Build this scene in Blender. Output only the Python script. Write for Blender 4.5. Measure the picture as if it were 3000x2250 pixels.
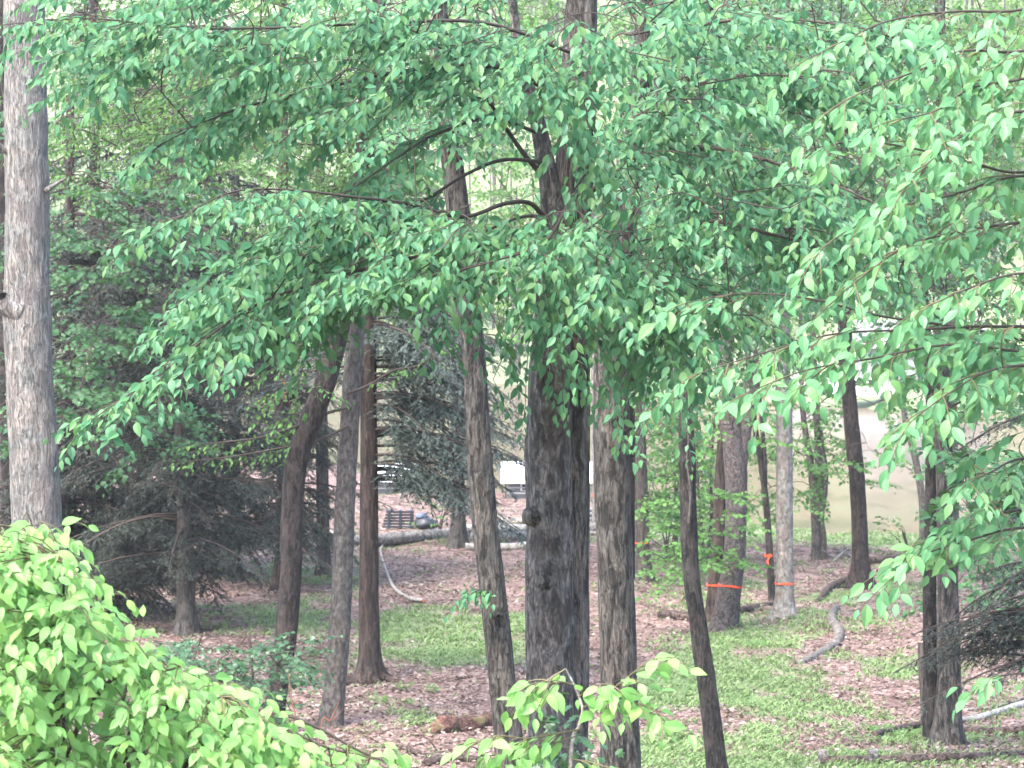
import bpy, math, random
import numpy as np
from mathutils import Vector, Matrix, noise

for o in list(bpy.data.objects):
    bpy.data.objects.remove(o)
SC = bpy.context.scene
COL = SC.collection

# ------------------------------------------------------------------ camera
HC = 6.07                      # eye height above the valley floor
FPX = 8507.0                   # focal length in pixels of the 3000 px wide picture
PITCH = math.atan(225.0 / FPX)
cam = bpy.data.cameras.new('camera')
cam.sensor_width = 36.0
cam.lens = 36.0 * FPX / 3000.0
cam.clip_start = 0.5
cam.clip_end = 3000.0
camo = bpy.data.objects.new('camera', cam)
COL.objects.link(camo)
camo.location = (0, 0, HC)
camo.rotation_euler = (math.pi / 2 - PITCH, 0, 0)
SC.camera = camo
cam.dof.use_dof = True
cam.dof.focus_distance = 20.0
cam.dof.aperture_fstop = 9.0

# ------------------------------------------------------------------ world, sun, exposure
SUN_EL, SUN_AZ = math.radians(54), math.radians(-140)   # behind the viewer, from the left
world = bpy.data.worlds.new('World')
SC.world = world
world.use_nodes = True
wn = world.node_tree
wn.nodes.clear()
sky = wn.nodes.new('ShaderNodeTexSky')
sky.sky_type = 'NISHITA'
sky.sun_disc = False
sky.sun_elevation = SUN_EL
sky.sun_rotation = SUN_AZ
sky.air_density = 1.0
sky.dust_density = 2.6
sky.ozone_density = 1.0
bg = wn.nodes.new('ShaderNodeBackground')
bg.inputs['Strength'].default_value = 0.15
wo = wn.nodes.new('ShaderNodeOutputWorld')
wn.links.new(sky.outputs[0], bg.inputs[0])
wn.links.new(bg.outputs[0], wo.inputs[0])
sl = bpy.data.lights.new('sun', 'SUN')
sl.energy = 1.5
sl.angle = math.radians(25)
sl.color = (1.0, 0.975, 0.94)
so = bpy.data.objects.new('sun', sl)
COL.objects.link(so)
sdir = Vector((math.sin(SUN_AZ) * math.cos(SUN_EL), math.cos(SUN_AZ) * math.cos(SUN_EL), math.sin(SUN_EL)))
so.rotation_euler = sdir.to_track_quat('Z', 'Y').to_euler()
so.location = sdir * 60
SC.view_settings.view_transform = 'Standard'
SC.view_settings.look = 'None'
SC.view_settings.gamma = 1.0
SC.view_settings.exposure = 3.0
SC.render.engine = 'CYCLES'
cy = SC.cycles
cy.use_denoising = True
try:
    cy.denoiser = 'OPENIMAGEDENOISE'
except Exception:
    pass
cy.max_bounces = 7
cy.diffuse_bounces = 4
cy.glossy_bounces = 3
cy.transmission_bounces = 5
cy.transparent_max_bounces = 4
cy.caustics_reflective = False
cy.caustics_refractive = False
cy.sample_clamp_indirect = 8.0

R = np.random.default_rng(7)
rnd = random.Random(11)
K = 3000.0 / 2212.0            # layout notes are in pixels of a 2212 px wide view
CP, SP = math.cos(PITCH), math.sin(PITCH)


def W(vx, vy, d):
    """the point in the direction of a picture position, at distance d in front of the viewer"""
    a = (vx * K - 1500.0) / FPX
    b = (1125.0 - vy * K) / FPX
    dx, dy, dz = a, CP + b * SP, -SP + b * CP
    t = d / dy
    return Vector((dx * t, d, HC + dz * t))


def to_view(p):
    p = np.asarray(p, float)
    x, y, z = p[..., 0], p[..., 1], p[..., 2] - HC
    f = y * CP - z * SP
    u = y * SP + z * CP
    return (1500 + FPX * x / f) / K, (1125 - FPX * u / f) / K, f


def sstep(a, b, x):
    t = np.clip((np.asarray(x, float) - a) / (b - a), 0, 1)
    return t * t * (3 - 2 * t)


def vnoise(x, y, seed=0):
    """smooth value noise on the plane"""
    xi, yi = np.floor(x), np.floor(y)
    fx, fy = x - xi, y - yi
    fx, fy = fx * fx * (3 - 2 * fx), fy * fy * (3 - 2 * fy)
    h = lambda a, b: np.modf(np.abs(np.sin(a * 127.1 + b * 311.7 + seed * 74.7) * 43758.5453))[0]
    return (h(xi, yi) * (1 - fx) + h(xi + 1, yi) * fx) * (1 - fy) + (h(xi, yi + 1) * (1 - fx) + h(xi + 1, yi + 1) * fx) * fy


def shore_near(x):
    return 97.0 - 2.0 * np.clip(x, -6, 9.0) + 0.7 * np.sin(np.asarray(x) * 0.55) + 3 * np.clip(-np.asarray(x) - 6, 0, 20)


def shore_far(x):
    return 245.0 - 2.6 * np.clip(x, -30, 24) + 3 * np.sin(np.asarray(x) * 0.13)


def G(x, y):
    x = np.asarray(x, float)
    y = np.asarray(y, float)
    near = np.log1p(np.exp((37.0 - y) * 0.6)) / 0.6 * 0.13
    und = 0.10 * np.sin(x * 0.45 + 1.3) * np.sin(y * 0.33) + 0.06 * np.sin(x * 1.1 + y * 0.7) + 0.03 * np.sin(x * 2.3 - y * 1.9)
    und = und * sstep(30, 42, y) * (1 - sstep(240, 260, y))
    sn, sf = shore_near(x), shore_far(x)
    pond = sstep(sn - 1.5, sn + 2.0, y) * (1 - sstep(sf - 3, sf + 1.0, y))
    hill = np.maximum(0, y - sf)
    hz = 0.36 * hill * sstep(0, 60, hill) + 2.2 * np.sin(x * 0.06 + 1) * np.sin(y * 0.045) * sstep(10, 60, hill)
    hz = np.where(hz > 110, 110 + (hz - 110) * 0.1, hz)
    side = 0.05 * np.maximum(0, np.abs(x) - 60)
    return near + und - 1.1 * pond + hz + side


def GP(vx, vy, dmax=140):
    """where the ground shows at a picture position"""
    lo, hi = 14.0, dmax
    d = lo
    step = 0.25
    while d < hi:
        p = W(vx, vy, d)
        if p.z < float(G(p.x, p.y)):
            break
        d += step
    p = W(vx, vy, d)
    return Vector((p.x, p.y, float(G(p.x, p.y))))


# ------------------------------------------------------------------ mesh and object helpers
def link(name, data, parent=None, loc=None, kind=None):
    o = bpy.data.objects.new(name, data)
    COL.objects.link(o)
    if loc is not None:
        o.location = loc
    if parent is not None:
        o.parent = parent
    if kind:
        o['kind'] = kind
    return o


def tag(o, label, cat, group=None):
    o['label'] = label
    o['category'] = cat
    if group:
        o['group'] = group
    return o


def thing(name, label, cat, loc, group=None):
    o = link(name, None, None, loc)
    o.empty_display_size = 0.2
    return tag(o, label, cat, group)


def np_mesh(name, verts, faces, mat, smooth=True):
    """faces: int array (n,3) or (n,4)"""
    me = bpy.data.meshes.new(name)
    verts = np.asarray(verts, np.float32).reshape(-1, 3)
    faces = np.asarray(faces, np.int32)
    n, k = faces.shape
    me.vertices.add(len(verts))
    me.vertices.foreach_set('co', verts.ravel())
    me.loops.add(n * k)
    me.loops.foreach_set('vertex_index', faces.ravel())
    me.polygons.add(n)
    me.polygons.foreach_set('loop_start', np.arange(0, n * k, k, dtype=np.int32))
    me.polygons.foreach_set('use_smooth', np.full(n, smooth, bool))
    if mat is not None:
        me.materials.append(mat)
    me.update(calc_edges=True)
    return me


def py_mesh(name, verts, faces, mat, smooth=False):
    me = bpy.data.meshes.new(name)
    me.from_pydata([tuple(v) for v in verts], [], faces)
    if mat is not None:
        me.materials.append(mat)
    if smooth:
        me.polygons.foreach_set('use_smooth', np.ones(len(me.polygons), bool))
    me.update()
    return me


def catmull(P, n):
    P = np.asarray(P, float)
    if len(P) == 2:
        t = np.linspace(0, 1, n)[:, None]
        return P[0] * (1 - t) + P[1] * t
    Q = np.vstack([2 * P[0] - P[1], P, 2 * P[-1] - P[-2]])
    seg = len(P) - 1
    u = np.linspace(0, seg, n)
    i = np.minimum(u.astype(int), seg - 1)
    t = (u - i)[:, None]
    a, b, c, d = Q[i], Q[i + 1], Q[i + 2], Q[i + 3]
    return 0.5 * (2 * b + (c - a) * t + (2 * a - 5 * b + 4 * c - d) * t * t + (3 * b - a - 3 * c + d) * t ** 3)


class Tubes:
    """many tapered tubes gathered in one mesh (the twigs of one plant)"""
    def __init__(self):
        self.v, self.f, self.n = [], [], 0

    def add(self, pts, r0, r1, sides=4):
        P = np.asarray(pts, float)
        m = len(P)
        T = np.gradient(P, axis=0)
        T /= np.linalg.norm(T, axis=1)[:, None] + 1e-9
        ref = np.array([0, 0, 1.0]) if abs(T[0, 2]) < 0.9 else np.array([1.0, 0, 0])
        A = np.cross(T, ref)
        A /= np.linalg.norm(A, axis=1)[:, None] + 1e-9
        B = np.cross(T, A)
        r = np.linspace(r0, r1, m)
        th = np.arange(sides) * 2 * np.pi / sides
        V = P[:, None] + r[:, None, None] * (np.cos(th)[None, :, None] * A[:, None] + np.sin(th)[None, :, None] * B[:, None])
        self.v.append(V.reshape(-1, 3))
        i = np.arange(m - 1)[:, None] * sides
        j = np.arange(sides)[None]
        j2 = (j + 1) % sides
        F = np.stack([i + j, i + j2, i + sides + j2, i + sides + j], -1).reshape(-1, 4) + self.n
        self.f.append(F)
        self.n += m * sides

    def build(self, name, mat, parent, origin, kind=None):
        if not self.v:
            return None
        V = np.vstack(self.v) - np.asarray(origin)
        return link(name, np_mesh(name, V, np.vstack(self.f), mat), parent, kind=kind)


def stem_mesh(name, pts, rad, mat, origin, sides=20, ring=0.12, rough=0.05, ridges=0.0, flare=0.0, seed=0, lobes=5, cap=False):
    """a trunk or log: rings along a curve, with uneven bark and root flare at its foot"""
    P = np.asarray([tuple(p) for p in pts], float)
    L = np.linalg.norm(np.diff(P, axis=0), axis=1).sum()
    n = int(min(260, max(6, L / ring)))
    C = catmull(P, n)
    rr = np.interp(np.linspace(0, 1, n), np.linspace(0, 1, len(P)), rad)
    T = np.gradient(C, axis=0)
    T /= np.linalg.norm(T, axis=1)[:, None]
    ref = np.array([0, 1.0, 0]) if abs(T[0, 1]) < 0.85 else np.array([1.0, 0, 0])
    A = np.cross(ref, T)
    A /= np.linalg.norm(A, axis=1)[:, None]
    B = np.cross(T, A)
    s = np.concatenate([[0], np.cumsum(np.linalg.norm(np.diff(C, axis=0), axis=1))])
    verts = []
    for i in range(n):
        fl = flare * math.exp(-s[i] / (rr[i] * 1.3 + 0.02))
        for j in range(sides):
            th = 2 * math.pi * j / sides
            c, si = math.cos(th), math.sin(th)
            k = 1 + rough * noise.noise((c * 1.4 + seed * 7.1, si * 1.4, s[i] * 2.2)) + 0.6 * rough * noise.noise((c * 3 + seed, si * 3, s[i] * 5))
            if ridges:
                k += ridges * noise.noise((c * 7 + seed, si * 7 - seed, s[i] * 1.8))
            k += fl * (0.55 + 0.45 * math.cos(lobes * th + seed * 1.7) + 0.3 * math.cos(3 * th + seed))
            verts.append(C[i] + rr[i] * k * (c * A[i] + si * B[i]))
    faces = []
    for i in range(n - 1):
        for j in range(sides):
            j2 = (j + 1) % sides
            faces.append((i * sides + j, i * sides + j2, (i + 1) * sides + j2, (i + 1) * sides + j))
    if cap:
        for i, rev in ((0, True), (n - 1, False)):
            c = len(verts)
            verts.append(C[i] + T[i] * (0.02 * rr[i] if not rev else -0.02 * rr[i]))
            for j in range(sides):
                j2 = (j + 1) % sides
                q = (i * sides + j, i * sides + j2, c)
                faces.append(q[::-1] if rev else q)
    verts = np.asarray(verts) - np.asarray(tuple(origin))
    return py_mesh(name, verts, faces, mat, smooth=True)


# ------------------------------------------------------------------ materials
def new_mat(name):
    m = bpy.data.materials.new(name)
    m.use_nodes = True
    nt = m.node_tree
    nt.nodes.clear()
    out = nt.nodes.new('ShaderNodeOutputMaterial')
    return m, nt, out


def ramp(nt, stops):
    n = nt.nodes.new('ShaderNodeValToRGB')
    e = n.color_ramp.elements
    e[0].position, e[0].color = stops[0][0], (*stops[0][1], 1)
    e[1].position, e[1].color = stops[-1][0], (*stops[-1][1], 1)
    for p, c in stops[1:-1]:
        x = e.new(p)
        x.color = (*c, 1)
    return n


ALB = 0.64                     # overall reflectance of bark, leaves and soil


def dim(c, k=None):
    return tuple(x * (ALB if k is None else k) for x in c)


def leaf_mat(name, cols, trans, trans_col, rough=0.42, spec=0.5):
    m, nt, out = new_mat(name)
    N, L = nt.nodes, nt.links
    geo = N.new('ShaderNodeNewGeometry')
    oi = N.new('ShaderNodeObjectInfo')
    ad = N.new('ShaderNodeMath'); ad.operation = 'ADD'
    L.new(geo.outputs['Random Per Island'], ad.inputs[0])
    L.new(oi.outputs['Random'], ad.inputs[1])
    fr = N.new('ShaderNodeMath'); fr.operation = 'FRACT'
    L.new(ad.outputs[0], fr.inputs[0])
    cols = [dim(c) for c in cols]
    trans_col = dim(trans_col)
    k = len(cols)
    rp = ramp(nt, [(i / (k - 1), c) for i, c in enumerate(cols)])
    L.new(fr.outputs[0], rp.inputs[0])
    p = N.new('ShaderNodeBsdfPrincipled')
    p.inputs['Roughness'].default_value = rough
    p.inputs['Specular IOR Level'].default_value = spec
    L.new(rp.outputs[0], p.inputs['Base Color'])
    t = N.new('ShaderNodeBsdfTranslucent')
    mx = N.new('ShaderNodeMix'); mx.data_type = 'RGBA'; mx.blend_type = 'MIX'
    mx.inputs[0].default_value = 0.65
    L.new(rp.outputs[0], mx.inputs[6])
    mx.inputs[7].default_value = (*trans_col, 1)
    L.new(mx.outputs[2], t.inputs[0])
    ms = N.new('ShaderNodeMixShader')
    ms.inputs[0].default_value = trans
    L.new(p.outputs[0], ms.inputs[1])
    L.new(t.outputs[0], ms.inputs[2])
    L.new(ms.outputs[0], out.inputs[0])
    return m


def bark_mat(name, dark, mid, light, scale=9.0, stretch=0.16, crack=0.6, plates=0.0, bump=0.9, patch=None, grey=True):
    m, nt, out = new_mat(name)
    N, L = nt.nodes, nt.links
    tc = N.new('ShaderNodeTexCoord')
    mp = N.new('ShaderNodeMapping')
    mp.inputs['Scale'].default_value = (1, 1, stretch)
    L.new(tc.outputs['Object'], mp.inputs[0])
    wob = N.new('ShaderNodeTexNoise'); wob.inputs['Scale'].default_value = 6
    L.new(tc.outputs['Object'], wob.inputs['Vector'])
    mv = N.new('ShaderNodeMix'); mv.data_type = 'VECTOR'; mv.inputs[0].default_value = 0.055
    L.new(mp.outputs[0], mv.inputs[4])
    L.new(wob.outputs['Color'], mv.inputs[5])
    n1 = N.new('ShaderNodeTexNoise')
    n1.inputs['Scale'].default_value = scale * 3
    n1.inputs['Detail'].default_value = 7
    n1.inputs['Roughness'].default_value = 0.68
    L.new(mv.outputs[1], n1.inputs['Vector'])
    n5 = N.new('ShaderNodeTexNoise')
    n5.inputs['Scale'].default_value = scale * 1.25
    n5.inputs['Detail'].default_value = 5
    n5.inputs['Roughness'].default_value = 0.66
    n5.inputs['Distortion'].default_value = 0.25
    mpb = N.new('ShaderNodeMapping'); mpb.inputs['Location'].default_value = (5.3, 2.1, 8.8)
    L.new(mv.outputs[1], mpb.inputs[0]); L.new(mpb.outputs[0], n5.inputs['Vector'])
    cr = N.new('ShaderNodeMapRange')
    cr.inputs[1].default_value = 0.40; cr.inputs[2].default_value = 0.53
    L.new(n5.outputs['Fac'], cr.inputs[0])
    if plates:
        vo = N.new('ShaderNodeTexVoronoi'); vo.feature = 'DISTANCE_TO_EDGE'
        vo.inputs['Scale'].default_value = scale * 1.9
        L.new(mv.outputs[1], vo.inputs['Vector'])
        vr = N.new('ShaderNodeMapRange'); vr.inputs[2].default_value = 0.16
        vr.inputs[3].default_value = 1 - plates
        L.new(vo.outputs['Distance'], vr.inputs[0])
        vm = N.new('ShaderNodeMath'); vm.operation = 'MULTIPLY'
        L.new(cr.outputs[0], vm.inputs[0]); L.new(vr.outputs[0], vm.inputs[1])
        cr = vm
    dark, mid, light = dim(dark, .50), dim(mid, .62), dim(light, .68)
    g_ = lambda c: tuple((x * .60 + .40 * (c[0] * .35 + c[1] * .35 + c[2] * .30)) * q for x, q in zip(c, (.97, 1.0, .95))) if grey else c
    dark, mid, light = g_(dark), g_(mid), g_(light)
    rp = ramp(nt, [(0.32, dark), (0.5, mid), (0.68, light)])
    L.new(n1.outputs['Fac'], rp.inputs[0])
    mc = N.new('ShaderNodeMix'); mc.data_type = 'RGBA'; mc.blend_type = 'MULTIPLY'
    mc.inputs[0].default_value = crack
    L.new(rp.outputs[0], mc.inputs[6])
    L.new(cr.outputs[0], mc.inputs[7])
    colr = mc.outputs[2]
    big = N.new('ShaderNodeTexNoise'); big.inputs['Scale'].default_value = 4.0; big.inputs['Detail'].default_value = 7
    L.new(tc.outputs['Object'], big.inputs['Vector'])
    br = ramp(nt, [(0.34, (0.60, 0.58, 0.58)), (0.46, (1.0, 1.0, 1.0)), (0.56, (1.12, 0.98, 0.92)), (0.68, (1.28, 1.25, 1.26))])
    big.inputs['Roughness'].default_value = 0.7
    L.new(big.outputs['Fac'], br.inputs[0])
    m2 = N.new('ShaderNodeMix'); m2.data_type = 'RGBA'; m2.blend_type = 'MULTIPLY'; m2.inputs[0].default_value = 0.85
    L.new(colr, m2.inputs[6]); L.new(br.outputs[0], m2.inputs[7])
    colr = m2.outputs[2]
    if patch:
        pn = N.new('ShaderNodeTexNoise'); pn.inputs['Scale'].default_value = 4.5; pn.inputs['Detail'].default_value = 6
        mp2 = N.new('ShaderNodeMapping'); mp2.inputs['Scale'].default_value = (1, 1, 0.6); mp2.inputs['Location'].default_value = (3, 1, 7)
        L.new(tc.outputs['Object'], mp2.inputs[0]); L.new(mp2.outputs[0], pn.inputs['Vector'])
        pr = N.new('ShaderNodeMapRange'); pr.inputs[1].default_value = 0.54; pr.inputs[2].default_value = 0.64
        L.new(pn.outputs['Fac'], pr.inputs[0])
        m3 = N.new('ShaderNodeMix'); m3.data_type = 'RGBA'; m3.inputs[7].default_value = (*dim(patch), 1)
        sc = N.new('ShaderNodeMath'); sc.operation = 'MULTIPLY'; sc.inputs[1].default_value = 0.6
        L.new(pr.outputs[0], sc.inputs[0]); L.new(sc.outputs[0], m3.inputs[0]); L.new(colr, m3.inputs[6])
        colr = m3.outputs[2]
    ht = N.new('ShaderNodeMath'); ht.operation = 'MULTIPLY_ADD'
    L.new(cr.outputs[0], ht.inputs[0]); ht.inputs[1].default_value = 0.6
    L.new(n1.outputs['Fac'], ht.inputs[2])
    bp = N.new('ShaderNodeBump')
    bp.inputs['Strength'].default_value = bump
    bp.inputs['Distance'].default_value = 0.03
    L.new(ht.outputs[0], bp.inputs['Height'])
    p = N.new('ShaderNodeBsdfPrincipled')
    p.inputs['Roughness'].default_value = 0.88
    p.inputs['Specular IOR Level'].default_value = 0.2
    L.new(colr, p.inputs['Base Color'])
    L.new(bp.outputs[0], p.inputs['Normal'])
    L.new(p.outputs[0], out.inputs[0])
    return m


def plain(name, col, rough=0.6, spec=0.4, var=0.15, scale=6.0, metallic=0.0):
    m, nt, out = new_mat(name)
    N, L = nt.nodes, nt.links
    tc = N.new('ShaderNodeTexCoord')
    n = N.new('ShaderNodeTexNoise'); n.inputs['Scale'].default_value = scale; n.inputs['Detail'].default_value = 5
    L.new(tc.outputs['Object'], n.inputs['Vector'])
    if max(col) < .7:
        col = dim(col)
    a = tuple(c * (1 - var) for c in col); b = tuple(min(1, c * (1 + var)) for c in col)
    rp = ramp(nt, [(0.3, a), (0.7, b)])
    L.new(n.outputs['Fac'], rp.inputs[0])
    p = N.new('ShaderNodeBsdfPrincipled')
    p.inputs['Roughness'].default_value = rough
    p.inputs['Specular IOR Level'].default_value = spec
    p.inputs['Metallic'].default_value = metallic
    L.new(rp.outputs[0], p.inputs['Base Color'])
    L.new(p.outputs[0], out.inputs[0])
    return m


M = {}
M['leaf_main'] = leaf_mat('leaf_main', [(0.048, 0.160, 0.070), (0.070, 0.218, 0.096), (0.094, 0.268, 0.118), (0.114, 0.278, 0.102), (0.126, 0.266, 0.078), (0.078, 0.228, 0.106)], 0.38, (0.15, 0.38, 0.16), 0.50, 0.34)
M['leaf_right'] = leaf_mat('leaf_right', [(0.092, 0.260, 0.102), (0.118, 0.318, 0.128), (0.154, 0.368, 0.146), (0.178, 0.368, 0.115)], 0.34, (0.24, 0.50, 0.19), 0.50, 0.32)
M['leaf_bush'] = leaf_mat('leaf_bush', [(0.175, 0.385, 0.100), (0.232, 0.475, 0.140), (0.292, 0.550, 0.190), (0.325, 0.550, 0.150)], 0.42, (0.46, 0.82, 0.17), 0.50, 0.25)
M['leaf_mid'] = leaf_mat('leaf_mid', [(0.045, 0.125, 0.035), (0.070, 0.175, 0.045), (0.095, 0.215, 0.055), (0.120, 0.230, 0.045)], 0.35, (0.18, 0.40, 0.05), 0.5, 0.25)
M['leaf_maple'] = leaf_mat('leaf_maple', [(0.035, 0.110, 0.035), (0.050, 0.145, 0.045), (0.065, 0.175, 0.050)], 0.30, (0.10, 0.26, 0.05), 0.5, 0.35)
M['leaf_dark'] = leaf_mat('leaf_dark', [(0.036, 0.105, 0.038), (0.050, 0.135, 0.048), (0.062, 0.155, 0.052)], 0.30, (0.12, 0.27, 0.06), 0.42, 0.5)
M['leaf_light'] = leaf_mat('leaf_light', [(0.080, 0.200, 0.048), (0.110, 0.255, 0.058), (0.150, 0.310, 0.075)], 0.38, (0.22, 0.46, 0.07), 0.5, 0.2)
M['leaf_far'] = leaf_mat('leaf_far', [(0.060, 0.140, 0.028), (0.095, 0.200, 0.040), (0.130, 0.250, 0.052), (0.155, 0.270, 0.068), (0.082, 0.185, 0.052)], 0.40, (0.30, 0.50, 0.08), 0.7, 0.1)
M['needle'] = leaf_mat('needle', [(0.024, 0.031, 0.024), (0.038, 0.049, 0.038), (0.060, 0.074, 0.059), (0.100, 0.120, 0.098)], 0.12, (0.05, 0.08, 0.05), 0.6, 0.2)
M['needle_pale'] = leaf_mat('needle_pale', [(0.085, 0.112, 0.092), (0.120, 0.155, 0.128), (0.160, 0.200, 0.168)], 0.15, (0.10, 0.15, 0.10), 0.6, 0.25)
M['litter'] = leaf_mat('litter', [(0.095, 0.058, 0.044), (0.225, 0.158, 0.128), (0.340, 0.262, 0.222), (0.142, 0.090, 0.070), (0.190, 0.130, 0.104), (0.440, 0.370, 0.328)], 0.15, (0.30, 0.2, 0.15), 0.7, 0.25)
M['grass'] = leaf_mat('grass', [(0.125, 0.220, 0.065), (0.190, 0.300, 0.100), (0.255, 0.355, 0.140), (0.330, 0.400, 0.190)], 0.35, (0.28, 0.40, 0.13), 0.55, 0.3)
M['fern'] = leaf_mat('fern', [(0.090, 0.200, 0.050), (0.130, 0.265, 0.065), (0.170, 0.310, 0.080)], 0.35, (0.25, 0.42, 0.08), 0.5, 0.35)
M['twig'] = plain('twig', (0.075, 0.058, 0.048), 0.85, 0.2)
M['bough'] = plain('bough', (0.070, 0.050, 0.042), 0.85, 0.2)
M['twig_green'] = plain('twig_green', (0.15, 0.13, 0.07), 0.8, 0.2)
M['twig_red'] = plain('twig_red', (0.30, 0.11, 0.07), 0.75, 0.25)
M['bark_oak'] = bark_mat('bark_oak', (0.14, 0.115, 0.11), (0.30, 0.265, 0.255), (0.45, 0.415, 0.40), 26, 0.15, 0.40, bump=0.9, patch=(0.20, 0.17, 0.165))
M['bark_red'] = bark_mat('bark_red', (0.020, 0.014, 0.012), (0.055, 0.036, 0.032), (0.105, 0.072, 0.064), 11, 0.30, 0.6)
M['bark_grey'] = bark_mat('bark_grey', (0.055, 0.043, 0.038), (0.120, 0.098, 0.088), (0.200, 0.172, 0.158), 8, 0.5, 0.3, bump=0.6)
M['bark_main'] = bark_mat('bark_main', (0.085, 0.070, 0.066), (0.205, 0.175, 0.168), (0.35, 0.315, 0.305), 13, 0.34, 0.7, plates=.55, bump=1.0, patch=(0.055, 0.042, 0.036))
M['bark_main_dark'] = bark_mat('bark_main_dark', (0.058, 0.047, 0.042), (0.150, 0.124, 0.112), (0.265, 0.230, 0.212), 18, 0.17, 0.75, bump=1.0)
M['bark_brown'] = bark_mat('bark_brown', (0.046, 0.037, 0.033), (0.120, 0.098, 0.086), (0.215, 0.182, 0.164), 17, 0.19, 0.75, bump=1.0)
M['bark_dark'] = bark_mat('bark_dark', (0.016, 0.012, 0.011), (0.050, 0.039, 0.035), (0.110, 0.090, 0.080), 16, 0.20, 0.7, bump=1.0, patch=(0.09, 0.075, 0.065))
M['bark_hemlock'] = bark_mat('bark_hemlock', (0.030, 0.017, 0.014), (0.085, 0.050, 0.040), (0.140, 0.090, 0.074), 9, 0.14, 0.6)
M['bark_hemlock_grey'] = bark_mat('bark_hemlock_grey', (0.050, 0.040, 0.036), (0.110, 0.088, 0.078), (0.175, 0.145, 0.130), 9, 0.2, 0.5)
M['bark_purple'] = bark_mat('bark_purple', (0.050, 0.034, 0.034), (0.135, 0.100, 0.100), (0.22, 0.178, 0.175), 12, 0.7, 0.45, bump=0.8)
M['bark_pale'] = bark_mat('bark_pale', (0.14, 0.115, 0.105), (0.27, 0.235, 0.215), (0.40, 0.36, 0.335), 7, 0.6, 0.25, bump=0.5, patch=(0.16, 0.115, 0.10))
M['wood_log'] = bark_mat('wood_log', (0.16, 0.13, 0.12), (0.34, 0.29, 0.27), (0.50, 0.45, 0.42), 8, 1.0, 0.55, bump=0.9)
M['wood_grey'] = bark_mat('wood_grey', (0.11, 0.088, 0.078), (0.24, 0.20, 0.18), (0.36, 0.315, 0.29), 7, 1.0, 0.5, bump=0.9)
M['wood_pale'] = bark_mat('wood_pale', (0.30, 0.26, 0.24), (0.46, 0.41, 0.38), (0.60, 0.55, 0.52), 9, 1.0, 0.4, bump=0.6)
M['wood_rot'] = bark_mat('wood_rot', (0.05, 0.03, 0.025), (0.15, 0.085, 0.07), (0.26, 0.16, 0.135), 9, 1.0, 0.6, bump=1.0)
M['moss_log'] = bark_mat('moss_log', (0.05, 0.025, 0.020), (0.17, 0.085, 0.065), (0.28, 0.16, 0.13), 6, 1.0, 0.6, bump=1.0, patch=(0.17, 0.17, 0.06), grey=False)
M['cut_wood'] = plain('cut_wood', (0.50, 0.33, 0.24), 0.8, 0.2, 0.3, 20)
M['splinter'] = plain('splinter', (0.62, 0.22, 0.10), 0.75, 0.2, 0.35, 15)
M['ribbon'] = plain('ribbon', (0.71, 0.070, 0.022), 0.5, 0.3, 0.3, 25)
M['white_paint'] = plain('white_paint', (0.82, 0.83, 0.84), 0.45, 0.4, 0.04, 3)
M['roof_white'] = plain('roof_white', (0.85, 0.86, 0.88), 0.35, 0.5, 0.04, 2)
M['grey_wall'] = plain('grey_wall', (0.27, 0.27, 0.27), 0.7, 0.3, 0.1, 4)
M['dark_plastic'] = plain('dark_plastic', (0.028, 0.032, 0.042), 0.5, 0.4, 0.3, 6)
M['blue_tarp'] = plain('blue_tarp', (0.09, 0.12, 0.18), 0.6, 0.3, 0.5, 9)
M['glass_dark'] = plain('glass_dark', (0.03, 0.035, 0.04), 0.08, 0.6, 0.1, 3)
M['rubber'] = plain('rubber', (0.02, 0.02, 0.02), 0.7, 0.3, 0.2, 8)
M['turquoise'] = plain('turquoise', (0.05, 0.30, 0.28), 0.5, 0.4, 0.1, 4)


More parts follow.
